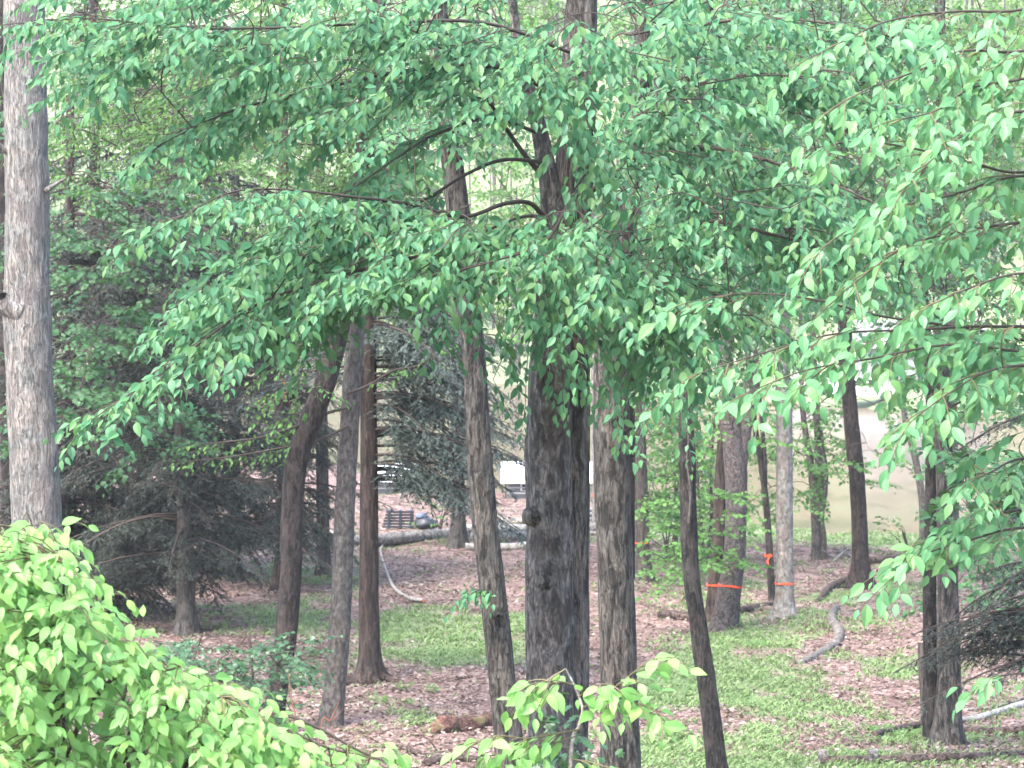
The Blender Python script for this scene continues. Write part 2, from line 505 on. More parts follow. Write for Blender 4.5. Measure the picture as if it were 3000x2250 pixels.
def ground_material():
    m, nt, out = new_mat('forest_floor')
    N, L = nt.nodes, nt.links
    tc = N.new('ShaderNodeTexCoord')
    at = N.new('ShaderNodeAttribute'); at.attribute_name = 'green'
    vo = N.new('ShaderNodeTexVoronoi'); vo.inputs['Scale'].default_value = 13
    L.new(tc.outputs['Object'], vo.inputs['Vector'])
    sep = N.new('ShaderNodeSeparateColor'); L.new(vo.outputs['Color'], sep.inputs[0])
    lit = ramp(nt, [(0.0, dim((0.14, 0.085, 0.070))), (0.35, dim((0.23, 0.152, 0.130))), (0.7, dim((0.32, 0.225, 0.198))), (1.0, dim((0.43, 0.33, 0.298)))])
    L.new(sep.outputs[0], lit.inputs[0])
    n2 = N.new('ShaderNodeTexNoise'); n2.inputs['Scale'].default_value = 1.3; n2.inputs['Detail'].default_value = 6
    L.new(tc.outputs['Object'], n2.inputs['Vector'])
    big = ramp(nt, [(0.34, (0.36, 0.31, 0.29)), (0.5, (0.82, 0.78, 0.76)), (0.7, (1.12, 1.08, 1.06))])
    L.new(n2.outputs['Fac'], big.inputs[0])
    mm = N.new('ShaderNodeMix'); mm.data_type = 'RGBA'; mm.blend_type = 'MULTIPLY'; mm.inputs[0].default_value = 1
    L.new(lit.outputs[0], mm.inputs[6]); L.new(big.outputs[0], mm.inputs[7])
    n3 = N.new('ShaderNodeTexNoise'); n3.inputs['Scale'].default_value = 9; n3.inputs['Detail'].default_value = 8; n3.inputs['Roughness'].default_value = 0.7
    L.new(tc.outputs['Object'], n3.inputs['Vector'])
    gr = ramp(nt, [(0.3, dim((0.135, 0.170, 0.080))), (0.5, dim((0.225, 0.268, 0.140))), (0.7, dim((0.320, 0.350, 0.210)))])
    L.new(n3.outputs['Fac'], gr.inputs[0])
    a = N.new('ShaderNodeMath'); a.operation = 'ADD'
    L.new(at.outputs['Fac'], a.inputs[0])
    n4 = N.new('ShaderNodeTexNoise'); n4.inputs['Scale'].default_value = 3.2; n4.inputs['Detail'].default_value = 8; n4.inputs['Roughness'].default_value = 0.72
    L.new(tc.outputs['Object'], n4.inputs['Vector'])
    L.new(n4.outputs['Fac'], a.inputs[1])
    mr = N.new('ShaderNodeMapRange'); mr.inputs[1].default_value = 0.82; mr.inputs[2].default_value = 1.10
    L.new(a.outputs[0], mr.inputs[0])
    mx = N.new('ShaderNodeMix'); mx.data_type = 'RGBA'
    L.new(mr.outputs[0], mx.inputs[0]); L.new(mm.outputs[2], mx.inputs[6]); L.new(gr.outputs[0], mx.inputs[7])
    bp = N.new('ShaderNodeBump'); bp.inputs['Strength'].default_value = 0.8; bp.inputs['Distance'].default_value = 0.05
    ha = N.new('ShaderNodeMath'); ha.operation = 'ADD'
    L.new(sep.outputs[1], ha.inputs[0]); L.new(n3.outputs['Fac'], ha.inputs[1])
    L.new(ha.outputs[0], bp.inputs['Height'])
    p = N.new('ShaderNodeBsdfPrincipled'); p.inputs['Roughness'].default_value = 0.95; p.inputs['Specular IOR Level'].default_value = 0.15
    L.new(mx.outputs[2], p.inputs['Base Color']); L.new(bp.outputs[0], p.inputs['Normal'])
    L.new(p.outputs[0], out.inputs[0])
    return m


def water_material():
    m, nt, out = new_mat('pond_water')
    N, L = nt.nodes, nt.links
    tc = N.new('ShaderNodeTexCoord')
    mp = N.new('ShaderNodeMapping'); mp.inputs['Scale'].default_value = (0.8, 0.22, 1)
    L.new(tc.outputs['Object'], mp.inputs[0])
    n = N.new('ShaderNodeTexNoise'); n.inputs['Scale'].default_value = 1.6; n.inputs['Detail'].default_value = 4
    L.new(mp.outputs[0], n.inputs['Vector'])
    bp = N.new('ShaderNodeBump'); bp.inputs['Strength'].default_value = 0.10; bp.inputs['Distance'].default_value = 0.06
    L.new(n.outputs['Fac'], bp.inputs['Height'])
    n2 = N.new('ShaderNodeTexNoise'); n2.inputs['Scale'].default_value = 0.6; n2.inputs['Detail'].default_value = 7; n2.inputs['Roughness'].default_value = 0.65
    L.new(mp.outputs[0], n2.inputs['Vector'])
    rp = ramp(nt, [(0.38, (0.062, 0.046, 0.030)), (0.5, (0.125, 0.080, 0.058)), (0.62, (0.105, 0.090, 0.060))])
    L.new(n2.outputs['Fac'], rp.inputs[0])
    df = N.new('ShaderNodeBsdfDiffuse'); L.new(rp.outputs[0], df.inputs[0])
    gl = N.new('ShaderNodeBsdfGlossy'); gl.inputs['Roughness'].default_value = 0.12
    L.new(bp.outputs[0], gl.inputs['Normal'])
    ms = N.new('ShaderNodeMixShader'); ms.inputs[0].default_value = 0.46      # silty water: weak mirror over suspended mud
    L.new(df.outputs[0], ms.inputs[1]); L.new(gl.outputs[0], ms.inputs[2])
    L.new(ms.outputs[0], out.inputs[0])
    return m


# ------------------------------------------------------------------ ground
# where the floor is green rather than leaf litter: picture ellipses (cx, cy, rx, ry, strength)
GREEN = [(960, 1390, 170, 70, .40), (1010, 1420, 120, 30, .25), (900, 1345, 100, 25, .3), (660, 1330, 80, 60, .3), (1120, 1340, 60, 40, .3),
         (1640, 1430, 170, 75, .6), (1650, 1560, 190, 110, .55), (1830, 1480, 110, 60, .4), (1900, 1600, 140, 60, .45), (1400, 1560, 70, 120, .3),
         (1780, 1290, 150, 45, .35), (1880, 1330, 110, 40, .3), (1480, 1250, 110, 45, .35), (1650, 1150, 420, 22, .75), (1950, 1150, 150, 25, .75),
         (880, 1540, 60, 40, .25), (2130, 1560, 90, 70, .2), (1940, 1420, 100, 45, .45), (1450, 1450, 60, 60, .3), (700, 1230, 120, 40, .25),
         (1720, 1640, 330, 40, .35), (1100, 1180, 160, 20, .3), (560, 1330, 120, 40, .2), (1950, 1250, 110, 40, .15), (1560, 1320, 60, 50, .25)]
BARE = [(1880, 1400, 150, 26, .5), (1790, 1450, 60, 26, .35), (960, 1490, 140, 50, .3), (1000, 1240, 150, 40, .35), (2000, 1350, 120, 30, .3), (1700, 1300, 70, 25, .3)]


def green_at(x, y, z):
    vx, vy, f = to_view(np.stack([x, y, z], -1))
    g = np.zeros_like(vx)
    for cx, cy_, rx, ry, s in GREEN:
        g = g + s * np.exp(-((vx - cx) / rx) ** 2 - ((vy - cy_) / ry) ** 2)
    for cx, cy_, rx, ry, s in BARE:
        g = g - s * np.exp(-((vx - cx) / rx) ** 2 - ((vy - cy_) / ry) ** 2)
    g = np.where(y > 36, g, 0.3)
    q = 0.5 * vnoise(x * .9, y * .5, 1) + 0.3 * vnoise(x * 2.3, y * 1.2, 2) + 0.2 * vnoise(x * 5.1, y * 2.6, 3)
    g = np.where(y < 130, g * (0.25 + 1.35 * sstep(.30, .66, q)) + 0.5 * (q - .5), g)
    strip = (1 - sstep(3.5, 7.0, shore_near(x) - y)) * sstep(2, 4, x) * np.where(y < 130, .85, 0)
    far = np.where(y > 130, 0.95, 0)
    return np.clip(g + 0.12 + far + strip, 0, 1)


def build_ground():
    ys = np.concatenate([np.arange(-40, 20, 4.0), np.arange(20, 105, 0.5), np.arange(105, 130, 1.5), np.arange(130, 600, 5.0)])
    xr = np.concatenate([np.arange(0, 22, 0.5), np.arange(22, 50, 2.0), np.arange(50, 340, 10.0)])
    xs = np.concatenate([-xr[:0:-1], xr])
    X, Y = np.meshgrid(xs, ys)
    Z = G(X, Y)
    nx, ny = len(xs), len(ys)
    V = np.stack([X, Y, Z], -1).reshape(-1, 3)
    i, j = np.meshgrid(np.arange(ny - 1), np.arange(nx - 1), indexing='ij')
    a = (i * nx + j).ravel()
    F = np.stack([a, a + 1, a + nx + 1, a + nx], -1)
    me = np_mesh('ground', V, F, ground_material())
    at = me.attributes.new('green', 'FLOAT', 'POINT')
    at.data.foreach_set('value', green_at(V[:, 0], np.maximum(V[:, 1], 5), V[:, 2]).astype(np.float32))
    link('ground', me, kind='structure')
    # pond
    xs = np.arange(-60, 61, 1.5)
    v, f = [], []
    for k, x in enumerate(xs):
        v += [(x, float(shore_near(x)) - 3, -0.45), (x, float(shore_far(x)) + 6, -0.45)]
        if k:
            f.append((2 * k - 2, 2 * k, 2 * k + 1, 2 * k - 1))
    link('pond_water', py_mesh('pond_water', v, f, water_material()), kind='structure')


build_ground()

# ------------------------------------------------------------------ leaves
def leaf_template(shape, detail):
    if shape == 'ovate':
        if detail == 2:
            ys = [0.0, 0.08, 0.24, 0.44, 0.64, 0.83, 1.0]
            ws = [0.0, 0.105, 0.215, 0.255, 0.205, 0.095, 0.0]
        elif detail == 1:
            ys = [0.0, 0.30, 0.65, 1.0]
            ws = [0.0, 0.28, 0.22, 0.0]
        else:
            ys = [0.0, 0.42, 1.0]
            ws = [0.0, 0.34, 0.0]
        return ys, ws
    ys = [0.0, 0.5, 1.0]
    ws = [0.0, 0.42, 0.0]
    return ys, ws


def leaf_shape(shape, detail, curl=0.18, fold=0.22):
    """template vertices in (across, along, up) and triangles"""
    if shape == 'maple':
        out = [(0, 0), (0.30, 0.02), (0.52, 0.30), (0.28, 0.42), (0.46, 0.72), (0.20, 0.66), (0, 1.0)]
        pts = [(x, y) for x, y in out] + [(-x, y) for x, y in out[-2:0:-1]]
        V = [(0, 0.40, 0.03)] + [(x, y, 0.10 * abs(x) - curl * (y - .3) ** 2) for x, y in pts]
        F = [(0, i, i + 1 if i < len(pts) else 1) for i in range(1, len(pts) + 1)]
        return np.array(V, float), np.array(F)
    ys, ws = leaf_template(shape, detail)
    V, F = [], []
    z = lambda y: -curl * y * y
    idx = []
    for y, w in zip(ys, ws):
        if w == 0:
            V.append((0, y, z(y))); idx.append((len(V) - 1,) * 3)
        else:
            V += [(-w, y, z(y) + fold * w), (0, y, z(y)), (w, y, z(y) + fold * w)]
            k = len(V)
            idx.append((k - 3, k - 2, k - 1))
    for a, b in zip(idx[:-1], idx[1:]):
        for s in (0, 1):
            q = [a[s], a[s + 1], b[s + 1], b[s]]
            q = list(dict.fromkeys(q))
            F.append((q[0], q[1], q[2]))
            if len(q) == 4:
                F.append((q[0], q[2], q[3]))
    return np.array(V, float), np.array(F)


class Leaves:
    def __init__(self):
        self.o, self.a, self.n, self.s = [], [], [], []

    def add(self, o, a, n, s):
        self.o.append(o); self.a.append(a); self.n.append(n); self.s.append(s)

    def arrays(self):
        if not self.o:
            return None
        o, a, n, s = np.vstack(self.o), np.vstack(self.a), np.vstack(self.n), np.concatenate(self.s)
        a /= np.linalg.norm(a, axis=1)[:, None] + 1e-9
        n = n - (n * a).sum(1)[:, None] * a
        n /= np.linalg.norm(n, axis=1)[:, None] + 1e-9
        x = np.cross(a, n)
        return o, a, n, x, s


def leaf_mass(name, arr, shape, detail, mat, parent, origin, kind='stuff'):
    o, a, n, x, s = arr
    V, F = [], []
    base = 0
    nv = len(o)
    pick = R.integers(0, 3, nv)
    for k, (curl, fold) in enumerate(((0.10, 0.22), (0.24, 0.42), (0.36, 0.16))):
        sel = pick == k
        if not sel.any():
            continue
        T, Fc = leaf_shape(shape, detail, curl, fold)
        oo, aa, nn, xx, ss = o[sel], a[sel], n[sel], x[sel], s[sel]
        P = oo[:, None] + ss[:, None, None] * (T[None, :, 0, None] * xx[:, None] + T[None, :, 1, None] * aa[:, None] + T[None, :, 2, None] * nn[:, None])
        V.append(P.reshape(-1, 3))
        F.append((Fc[None] + (np.arange(len(oo)) * len(T))[:, None, None]).reshape(-1, 3) + base)
        base += len(oo) * len(T)
    return link(name, np_mesh(name, np.vstack(V) - np.asarray(tuple(origin)), np.vstack(F), mat, False), parent, kind=kind)


LEAF_MESH = {}


def leaf_objects(arr, idx, shape, mat, parent, origin):
    """single leaves as parts: linked copies that share three mesh shapes"""
    o, a, n, x, s = arr
    org = Vector(tuple(origin))
    meshes = []
    for k, (curl, fold) in enumerate(((0.10, 0.22), (0.24, 0.42), (0.36, 0.16))):
        key = (shape, k, mat.name)
        if key not in LEAF_MESH:
            T, F = leaf_shape(shape, 2, curl, fold)
            LEAF_MESH[key] = np_mesh('leaf', T, F, mat, False)
        meshes.append(LEAF_MESH[key])
    for i in idx:
        ob = bpy.data.objects.new('leaf', meshes[i % 3])
        COL.objects.link(ob)
        ob.parent = parent
        q = s[i]
        m = Matrix(((x[i, 0] * q, a[i, 0] * q, n[i, 0] * q, o[i, 0] - org.x),
                    (x[i, 1] * q, a[i, 1] * q, n[i, 1] * q, o[i, 1] - org.y),
                    (x[i, 2] * q, a[i, 2] * q, n[i, 2] * q, o[i, 2] - org.z),
                    (0, 0, 0, 1)))
        ob.matrix_local = m


UP = np.array([0, 0, 1.0])


def unit(v):
    v = np.asarray(v, float)
    return v / (np.linalg.norm(v) + 1e-9)


class Foliage:
    """twigs and leaves of one tree"""
    def __init__(self, leaf=0.095, gap=0.05, hang=0.8, flat=0.5, shape='ovate', face=0.7):
        self.face = face
        self.t = Tubes(); self.l = Leaves()
        self.leaf, self.gap, self.hang, self.flat, self.shape = leaf, gap, hang, flat, shape

    def twig_leaves(self, C, side, start=0.15):
        seg = np.linalg.norm(np.diff(C, axis=0), axis=1)
        L = seg.sum()
        k = max(2, int(L / self.gap))
        u = np.linspace(start, 1.0, k)
        cs = np.concatenate([[0], np.cumsum(seg)]) / L
        P = np.stack([np.interp(u, cs, C[:, c]) for c in range(3)], -1)
        T = np.gradient(P, axis=0) if k > 1 else np.repeat((C[-1] - C[0])[None], k, 0)
        T /= np.linalg.norm(T, axis=1)[:, None] + 1e-9
        sg = np.where(np.arange(k) % 2 == 0, 1.0, -1.0)[:, None]
        S = np.asarray(side)[None] * sg
        S[-1] *= 0.1
        a = T * R.uniform(.4, .8, (k, 1)) + S * R.uniform(0.35, 0.95, (k, 1)) - UP * self.hang * R.uniform(0.1, 1.25, (k, 1)) + R.normal(0, 0.22, (k, 3))
        view = np.array([0, -1.0, 0])
        n = UP * self.flat + S * 0.15 + view * R.uniform(max(0, self.face - .7), self.face, (k, 1)) + R.normal(0, 0.30, (k, 3))
        s = self.leaf * R.uniform(0.62, 1.18, k) * (1 - 0.30 * (u > 0.90))
        self.l.add(P + a * 0.012, a, n, s)

    def spray(self, p, d, length, droop=0.25, r=0.005, sides=5, width=0.5):
        """one leafy fan: a main twig with side twigs in a plane"""
        p = np.asarray(p, float); d = unit(d)
        m = 6
        u = np.linspace(0, 1, m)[:, None]
        bend = R.normal(0, 0.10, 3)
        C = p + d * u * length + (bend * length) * u * u - UP * droop * length * u * u
        self.t.add(C, r, r * 0.35, 3)
        side = unit(np.cross(d, UP) + R.normal(0, 0.18, 3))
        self.twig_leaves(C, side, 0.12)
        for k in range(sides):
            s = (k + 0.6 + R.uniform(-.2, .2)) / (sides + 0.4)
            q = C[0] * 0
            q = np.array([np.interp(s, u[:, 0], C[:, c]) for c in range(3)])
            sg = 1 if k % 2 == 0 else -1
            dd = unit(d * 0.75 + side * sg * R.uniform(0.5, 0.95) - UP * 0.10 + R.normal(0, 0.12, 3))
            ln = length * width * (1.05 - 0.75 * s) * R.uniform(0.75, 1.2)
            if ln < 0.09:
                continue
            uu = np.linspace(0, 1, 4)[:, None]
            CC = q + dd * uu * ln - UP * droop * ln * 0.9 * uu * uu
            self.t.add(CC, r * 0.5, r * 0.22, 3)
            self.twig_leaves(CC, unit(np.cross(dd, UP) + R.normal(0, .2, 3)), 0.2)

    def limb(self, pts, r0, r1, a0=0.15, every=0.28, ln=(0.5, 0.9), droop=0.3, spread=(0.45, 1.1), down=0.15, sides=5, toward=0.25, tubes=True, gather=None, tip=True):
        """a bough along a curve with leafy fans on both sides; returns the curve"""
        P = np.asarray([tuple(q) for q in pts], float)
        C = catmull(P, max(8, len(P) * 5))
        if tubes:
            (gather if gather is not None else self.t).add(C, r0, r1, 6)
        seg = np.concatenate([[0], np.cumsum(np.linalg.norm(np.diff(C, axis=0), axis=1))])
        L = seg[-1]
        k = 0
        s = a0 * L
        while s < L:
            q = np.array([np.interp(s, seg, C[:, c]) for c in range(3)])
            q2 = np.array([np.interp(min(L, s + 0.05), seg, C[:, c]) for c in range(3)])
            q1 = np.array([np.interp(max(0, s - 0.05), seg, C[:, c]) for c in range(3)])
            t = unit(q2 - q1)
            side = unit(np.cross(t, UP))
            sg = 1 if k % 2 == 0 else -1
            d = t * 0.8 + side * sg * R.uniform(*spread) - UP * R.uniform(0, 2 * down) + np.array([0, -toward, 0]) + R.normal(0, 0.12, 3)
            f = s / L
            self.spray(q, d, R.uniform(*ln) * (1.1 - 0.45 * f), droop, 0.0045, sides)
            s += every * R.uniform(0.7, 1.3)
            k += 1
        if tip:
            self.spray(C[-1], C[-1] - C[-3], R.uniform(*ln) * 0.7, droop, 0.004, sides)
        return C

    def fill(self, zone, count, d0, d1, nodes, ln=(0.5, 0.9), droop=0.3, dirx=0.0, sides=5, r=0.006, toward=0.4, down=0.1, branch=True):
        """leafy fans spread through a picture zone and a depth range, each on a twig that runs back to the nearest bough"""
        x0, x1, y0, y1 = zone
        for _ in range(count):
            vx, vy, d = R.uniform(x0, x1), R.uniform(y0, y1), R.uniform(d0, d1)
            p = np.array(W(vx, vy, d))
            dv = np.array([dirx + R.normal(0, 0.55), -toward + R.normal(0, 0.4), -down + R.normal(0, 0.12)])
            l = R.uniform(*ln)
            self.spray(p, dv, l, droop, r * 0.8, sides)
            if branch and nodes:
                A = np.vstack(nodes)
                dist = np.linalg.norm(A - p, axis=1) + 0.8 * np.maximum(0, A[:, 2] - p[2])
                q = A[np.argmin(dist)]
                if np.linalg.norm(q - p) > 0.15:
                    mid = (p + q) / 2 + np.array([0, 0, 0.12 * np.linalg.norm(q - p)]) + R.normal(0, 0.05, 3)
                    C = catmull([q, mid, p], 7)
                    self.t.add(C, r * 1.6, r * 0.8, 3)
                    nodes.append(C[2:])

    def build(self, parent, origin, mat, twig_mat, singles=300, detail=2):
        self.t.build('twig_network', twig_mat, parent, origin, kind='stuff')
        arr = self.l.arrays()
        if arr is None:
            return 0
        o, s = arr[0], arr[4]
        vx, vy, f = to_view(o)
        inside = (vx > 10) & (vx < 2200) & (vy > 10) & (vy < 1650)
        score = np.where(inside, s / f, 0)
        order = np.argsort(-score)
        k = min(singles, int(inside.sum()))
        one = order[:k]
        rest = np.ones(len(o), bool); rest[one] = False
        leaf_objects(arr, one, self.shape, mat, parent, origin)
        if rest.any():
            leaf_mass('foliage', tuple(q[rest] for q in arr), self.shape, detail, mat, parent, origin)
        return len(o)


# ------------------------------------------------------------------ trees
def ext_top(pts, up=3.0):
    """carry a stem on above the picture's top edge"""
    a, b = pts[-2], pts[-1]
    dv = (a[0] - b[0]) / max(1, a[1] - b[1]) * -1
    return pts


def path(rows, d):
    """rows of (vx, vy, width in view px[, d]) -> world points and radii"""
    P, rad = [], []
    for r in rows:
        dd = r[3] if len(r) > 3 else d
        P.append(W(r[0], r[1], dd))
        rad.append(r[2] * K / FPX * dd / 2)
    return P, rad


def trunk_tree(name, label, group, rows, d, mat, sides=20, base=None, rough=0.05, ridges=0.03, flare=0.5, top=2.5, cat='tree', ring=0.12, lobes=5):
    """a tree whose stem follows the picture; its foot is on the ground below or at the given picture point"""
    P, rad = path(rows, d)
    if base is None:
        x = P[0].x + (P[0].x - P[1].x) * 0.3
        zb = float(G(x, d)) - 0.12
        if P[0].z > zb + 0.1:
            P.insert(0, Vector((x, d, zb)))
            rad.insert(0, rad[0] * 1.1)
    org = Vector((P[0].x, P[0].y, float(G(P[0].x, P[0].y))))
    if top:
        a, b = P[-2], P[-1]
        t = (b - a).normalized()
        t = (t + Vector((0, 0, 1))).normalized()
        P.append(b + t * top)
        rad.append(rad[-1] * 0.8)
    t = thing(name, label, cat, org, group)
    link('trunk', stem_mesh('trunk', P, rad, mat, org, sides, ring, rough, ridges, flare, seed=rnd.random() * 9, lobes=lobes), t)
    return t, org, P, rad


def extra_stem(t, org, rows, d, mat, name='trunk', sides=14, rough=0.05, ridges=0.03, flare=0.0, ring=0.12):
    P, rad = path(rows, d)
    return link(name, stem_mesh(name, P, rad, mat, org, sides, ring, rough, ridges, flare, seed=rnd.random() * 9), t), P


def nodes_of(P, n=30, lo=0.0):
    C = catmull([tuple(p) for p in P], n)
    return C[int(lo * n):]


def limb_obj(t, org, C, r0, r1, mat, sides=8):
    rad = np.linspace(r0, r1, len(C))
    link('limb', stem_mesh('limb', C, rad, mat, org, sides, 0.07, 0.08, 0.0, 0.0, seed=rnd.random() * 9), t)


# --- pale oak at the edge of the picture
t, org, P, rad = trunk_tree('oak_tree', 'pale grey oak trunk at the far left edge, swollen where a limb healed', None,
    [(86, 1300, 112), (80, 1150, 108), (74, 1000, 106), (62, 800, 101), (58, 690, 104), (58, 620, 98), (58, 400, 95), (55, 200, 92), (52, 0, 88)], 28, M['bark_oak'], 32, ridges=0.035, top=3, ring=0.06)
link('branch_collar', stem_mesh('branch_collar', [W(40, 668, 27.9), W(14, 655, 27.85), (W(4, 640, 27.8))], [0.15, 0.10, 0.06], M['bark_oak'], org, 14, 0.04, 0.1, 0.05), t)
link('dead_twig', stem_mesh('dead_twig', [W(100, 412, 27.9), W(120, 398, 27.85), W(142, 385, 27.8)], [0.03, 0.02, 0.008], M['bark_oak'], org, 6, 0.04, 0.05), t)
link('dead_twig', stem_mesh('dead_twig', [W(16, 330, 27.9), W(4, 316, 27.85), W(-8, 306, 27.8)], [0.03, 0.02, 0.012], M['bark_oak'], org, 6, 0.04, 0.05), t)

# --- main tree in the middle: two fused stems and long leafy limbs
DM = 21.0
t, org, P, rad = trunk_tree('twin_stem_tree', 'big twin-stemmed tree with scaly bark and drooping mint green leaves in the centre', None,
    [(1196, 1680, 106), (1192, 1500, 106), (1188, 1300, 105), (1187, 1000, 102), (1190, 800, 94), (1194, 650, 70), (1200, 520, 62), (1190, 420, 48), (1165, 280, 34), (1145, 200, 28), (1120, 100, 20)], DM, M['bark_main'], 30, ridges=0.06, rough=0.07, top=1.5, ring=0.06)
_, PB = extra_stem(t, org, [(1232, 1900, 80), (1233, 1680, 74), (1238, 1300, 72), (1237, 1000, 72), (1238, 800, 74), (1231, 650, 78), (1235, 500, 82), (1240, 400, 84), (1250, 200, 78), (1256, 0, 68), (1258, -250, 58)], DM + 0.09, M['bark_main_dark'], sides=26, ridges=0.07, rough=0.05, ring=0.06)
link('knot', stem_mesh('knot', [W(1152, 1115, DM - 0.10), W(1151, 1116, DM - 0.165), W(1151, 1118, DM - 0.185)], [0.085, 0.06, 0.01], M['bark_main_dark'], org, 12, 0.02, 0.2), t)
link('knot', stem_mesh('knot', [W(1177, 1258, DM - 0.10), W(1177, 1258, DM - 0.205), W(1177, 1260, DM - 0.225)], [0.075, 0.055, 0.01], M['bark_main_dark'], org, 12, 0.02, 0.2), t)
F = Foliage(0.093, 0.046, 0.62, 0.70, face=.85)
LIMBS = [
    ([(1190, 500, 21), (1150, 442, 20.8), (1090, 440, 20.4), (1000, 468, 20), (880, 440, 19.5), (760, 425, 19), (620, 410, 18.6), (500, 415, 18.3), (390, 468, 18)], .019, .003, .22),
    ([(1190, 560, 21), (1080, 530, 20.4), (900, 555, 19.6), (720, 600, 19), (560, 655, 18.5), (440, 735, 18.2), (350, 805, 18), (275, 855, 17.8), (225, 888, 17.7)], .015, .003, .12),
    ([(1185, 395, 21), (1130, 330, 20.9), (1085, 265, 20.8), (1010, 150, 20.4), (900, 70, 20)], .022, .005, .3),
    ([(1190, 352, 21), (1090, 345, 20.7), (1010, 375, 20.5), (920, 430, 20.2), (820, 480, 20), (700, 540, 19.6), (560, 590, 19.2), (450, 620, 18.9)], .015, .003, .3),
    ([(1170, 290, 21), (1060, 255, 20.6), (937, 292, 20.3), (854, 343, 20), (737, 423, 19.6), (640, 470, 19.3)], .014, .003, .3),
    ([(1246, 250, 21), (1100, 150, 20.6), (900, 150, 20.2), (700, 190, 19.8), (500, 240, 19.5), (330, 320, 19.2)], .02, .004, .2),
    ([(1250, 120, 21), (1050, 50, 20.5), (820, 50, 20), (600, 60, 19.6), (400, 60, 19.3), (200, 40, 19.0), (40, 50, 18.9)], .014, .003, .06),
    ([(1270, 300, 21), (1400, 240, 20.8), (1500, 185, 20.5), (1640, 160, 20.2), (1780, 180, 20), (1900, 230, 19.8)], .018, .004, .1),
    ([(1262, 600, 21), (1390, 560, 20.7), (1520, 480, 20.3), (1680, 510, 20), (1830, 560, 19.6), (1940, 620, 19.4)], .02, .004, .06),
    ([(1268, 420, 21), (1400, 330, 20.6), (1540, 320, 20.3), (1700, 360, 20), (1850, 420, 19.7), (1960, 480, 19.6)], .02, .004, .1),
    ([(1278, 150, 21), (1450, 70, 20.6), (1640, 40, 20.3), (1850, 60, 20), (2050, 120, 19.8)], .018, .004, .1),
    ([(1255, 640, 21), (1330, 610, 20.4), (1440, 600, 20), (1560, 640, 19.7), (1640, 690, 19.5)], .014, .003, .05),
    ([(1250, 480, 20.9), (1240, 420, 20.2), (1180, 520, 19.6), (1080, 560, 19.2), (960, 590, 18.9), (860, 600, 18.7)], .014, .003, .35),
    ([(1180, 470, 20.9), (1120, 470, 20.2), (1000, 520, 19.8), (860, 570, 19.5), (740, 630, 19.2), (620, 700, 19)], .014, .003, .35),
]
nodes = [nodes_of(P, 40, 0.4), nodes_of(PB, 40, 0.4)]
for rows, r0, r1, a0 in LIMBS:
    pts = [W(*r) for r in rows]
    C = F.limb(pts, r0, r1, a0, 0.120, (0.42, 0.85), 0.28, (0.35, 1.0), 0.13, 5, 0.2, tubes=False)
    limb_obj(t, org, C, r0, r1, M['twig'])
    nodes.append(C[int(a0 * len(C)):])
# leafy fans between the limbs
for z, n, d0, d1, dx, dn in [((500, 1150, -60, 180), 40, 18.8, 21.5, -.5, .1), ((120, 600, -60, 200), 36, 18.8, 21, -.6, .1), ((1300, 1900, -60, 230), 50, 18.8, 21.5, .5, .1),
                             ((1320, 1900, 230, 500), 56, 18.8, 21.5, .4, .15), ((560, 1050, 440, 590), 40, 18, 20, -.6, .2), ((1080, 1330, 440, 600), 20, 18.4, 19.8, 0, .4),
                             ((480, 900, 160, 300), 16, 19, 21, -.5, .2), ((1300, 1480, 480, 680), 28, 18.8, 20.4, .3, .4),
                             ((1060, 1200, 60, 180), 7, 18.6, 20, .1, .4), ((1190, 1330, 20, 150), 13, 18.6, 20, .1, .3), ((1190, 1300, 270, 360), 4, 19, 20, 0, .5), ((480, 760, 560, 690), 20, 18.4, 19.4, -.7, .25), ((1640, 1980, 480, 590), 14, 19, 20.4, .4, .2)]:
    F.fill(z, n, d0, d1, nodes, (0.40, 0.75), 0.35, dx, 5, 0.004, 0.35, dn)
# fans that hang in front of the stems
for vx, vy, L in [(1170, 640, .5), (1215, 600, .5), (1275, 620, .6), (1310, 660, .6), (1205, 760, .45), (1275, 770, .45), (1330, 800, .45), (1150, 760, .5), (1075, 720, .5), (1035, 690, .5),
                  (1090, 790, .45), (1190, 860, .3), (1235, 840, .35), (1360, 720, .5), (1420, 700, .5), (1475, 720, .4), (940, 720, .4), (955, 760, .3), (1135, 900, .28), (1240, 520, .5), (1200, 520, .5),
                  (1215, 900, .25), (1260, 860, .3), (1345, 950, .2), (1065, 860, .3), (1105, 830, .35), (1490, 800, .4), (1450, 780, .4), (1160, 700, .4), (1195, 690, .45), (1235, 700, .4), (1260, 720, .4), (1180, 800, .35), (1220, 790, .35), (1165, 580, .5), (1245, 580, .5), (1265, 440, .45), (1225, 430, .4), (1245, 300, .4), (1215, 330, .4)]:
    p = np.array(W(vx, vy - 40, R.uniform(19.3, 20.5)))
    q = p + np.array([R.normal(0, .12), 0.25, 0.45])
    F.t.add(catmull([q, (p + q) / 2 + np.array([0, -.06, .05]), p], 5), 0.004, 0.003, 3)
    F.spray(p, (R.normal(0, .35), -0.3, -0.9), L * 0.8, 0.2, 0.003, 3)
print('main leaves', F.build(t, org, M['leaf_main'], M['twig'], 300))

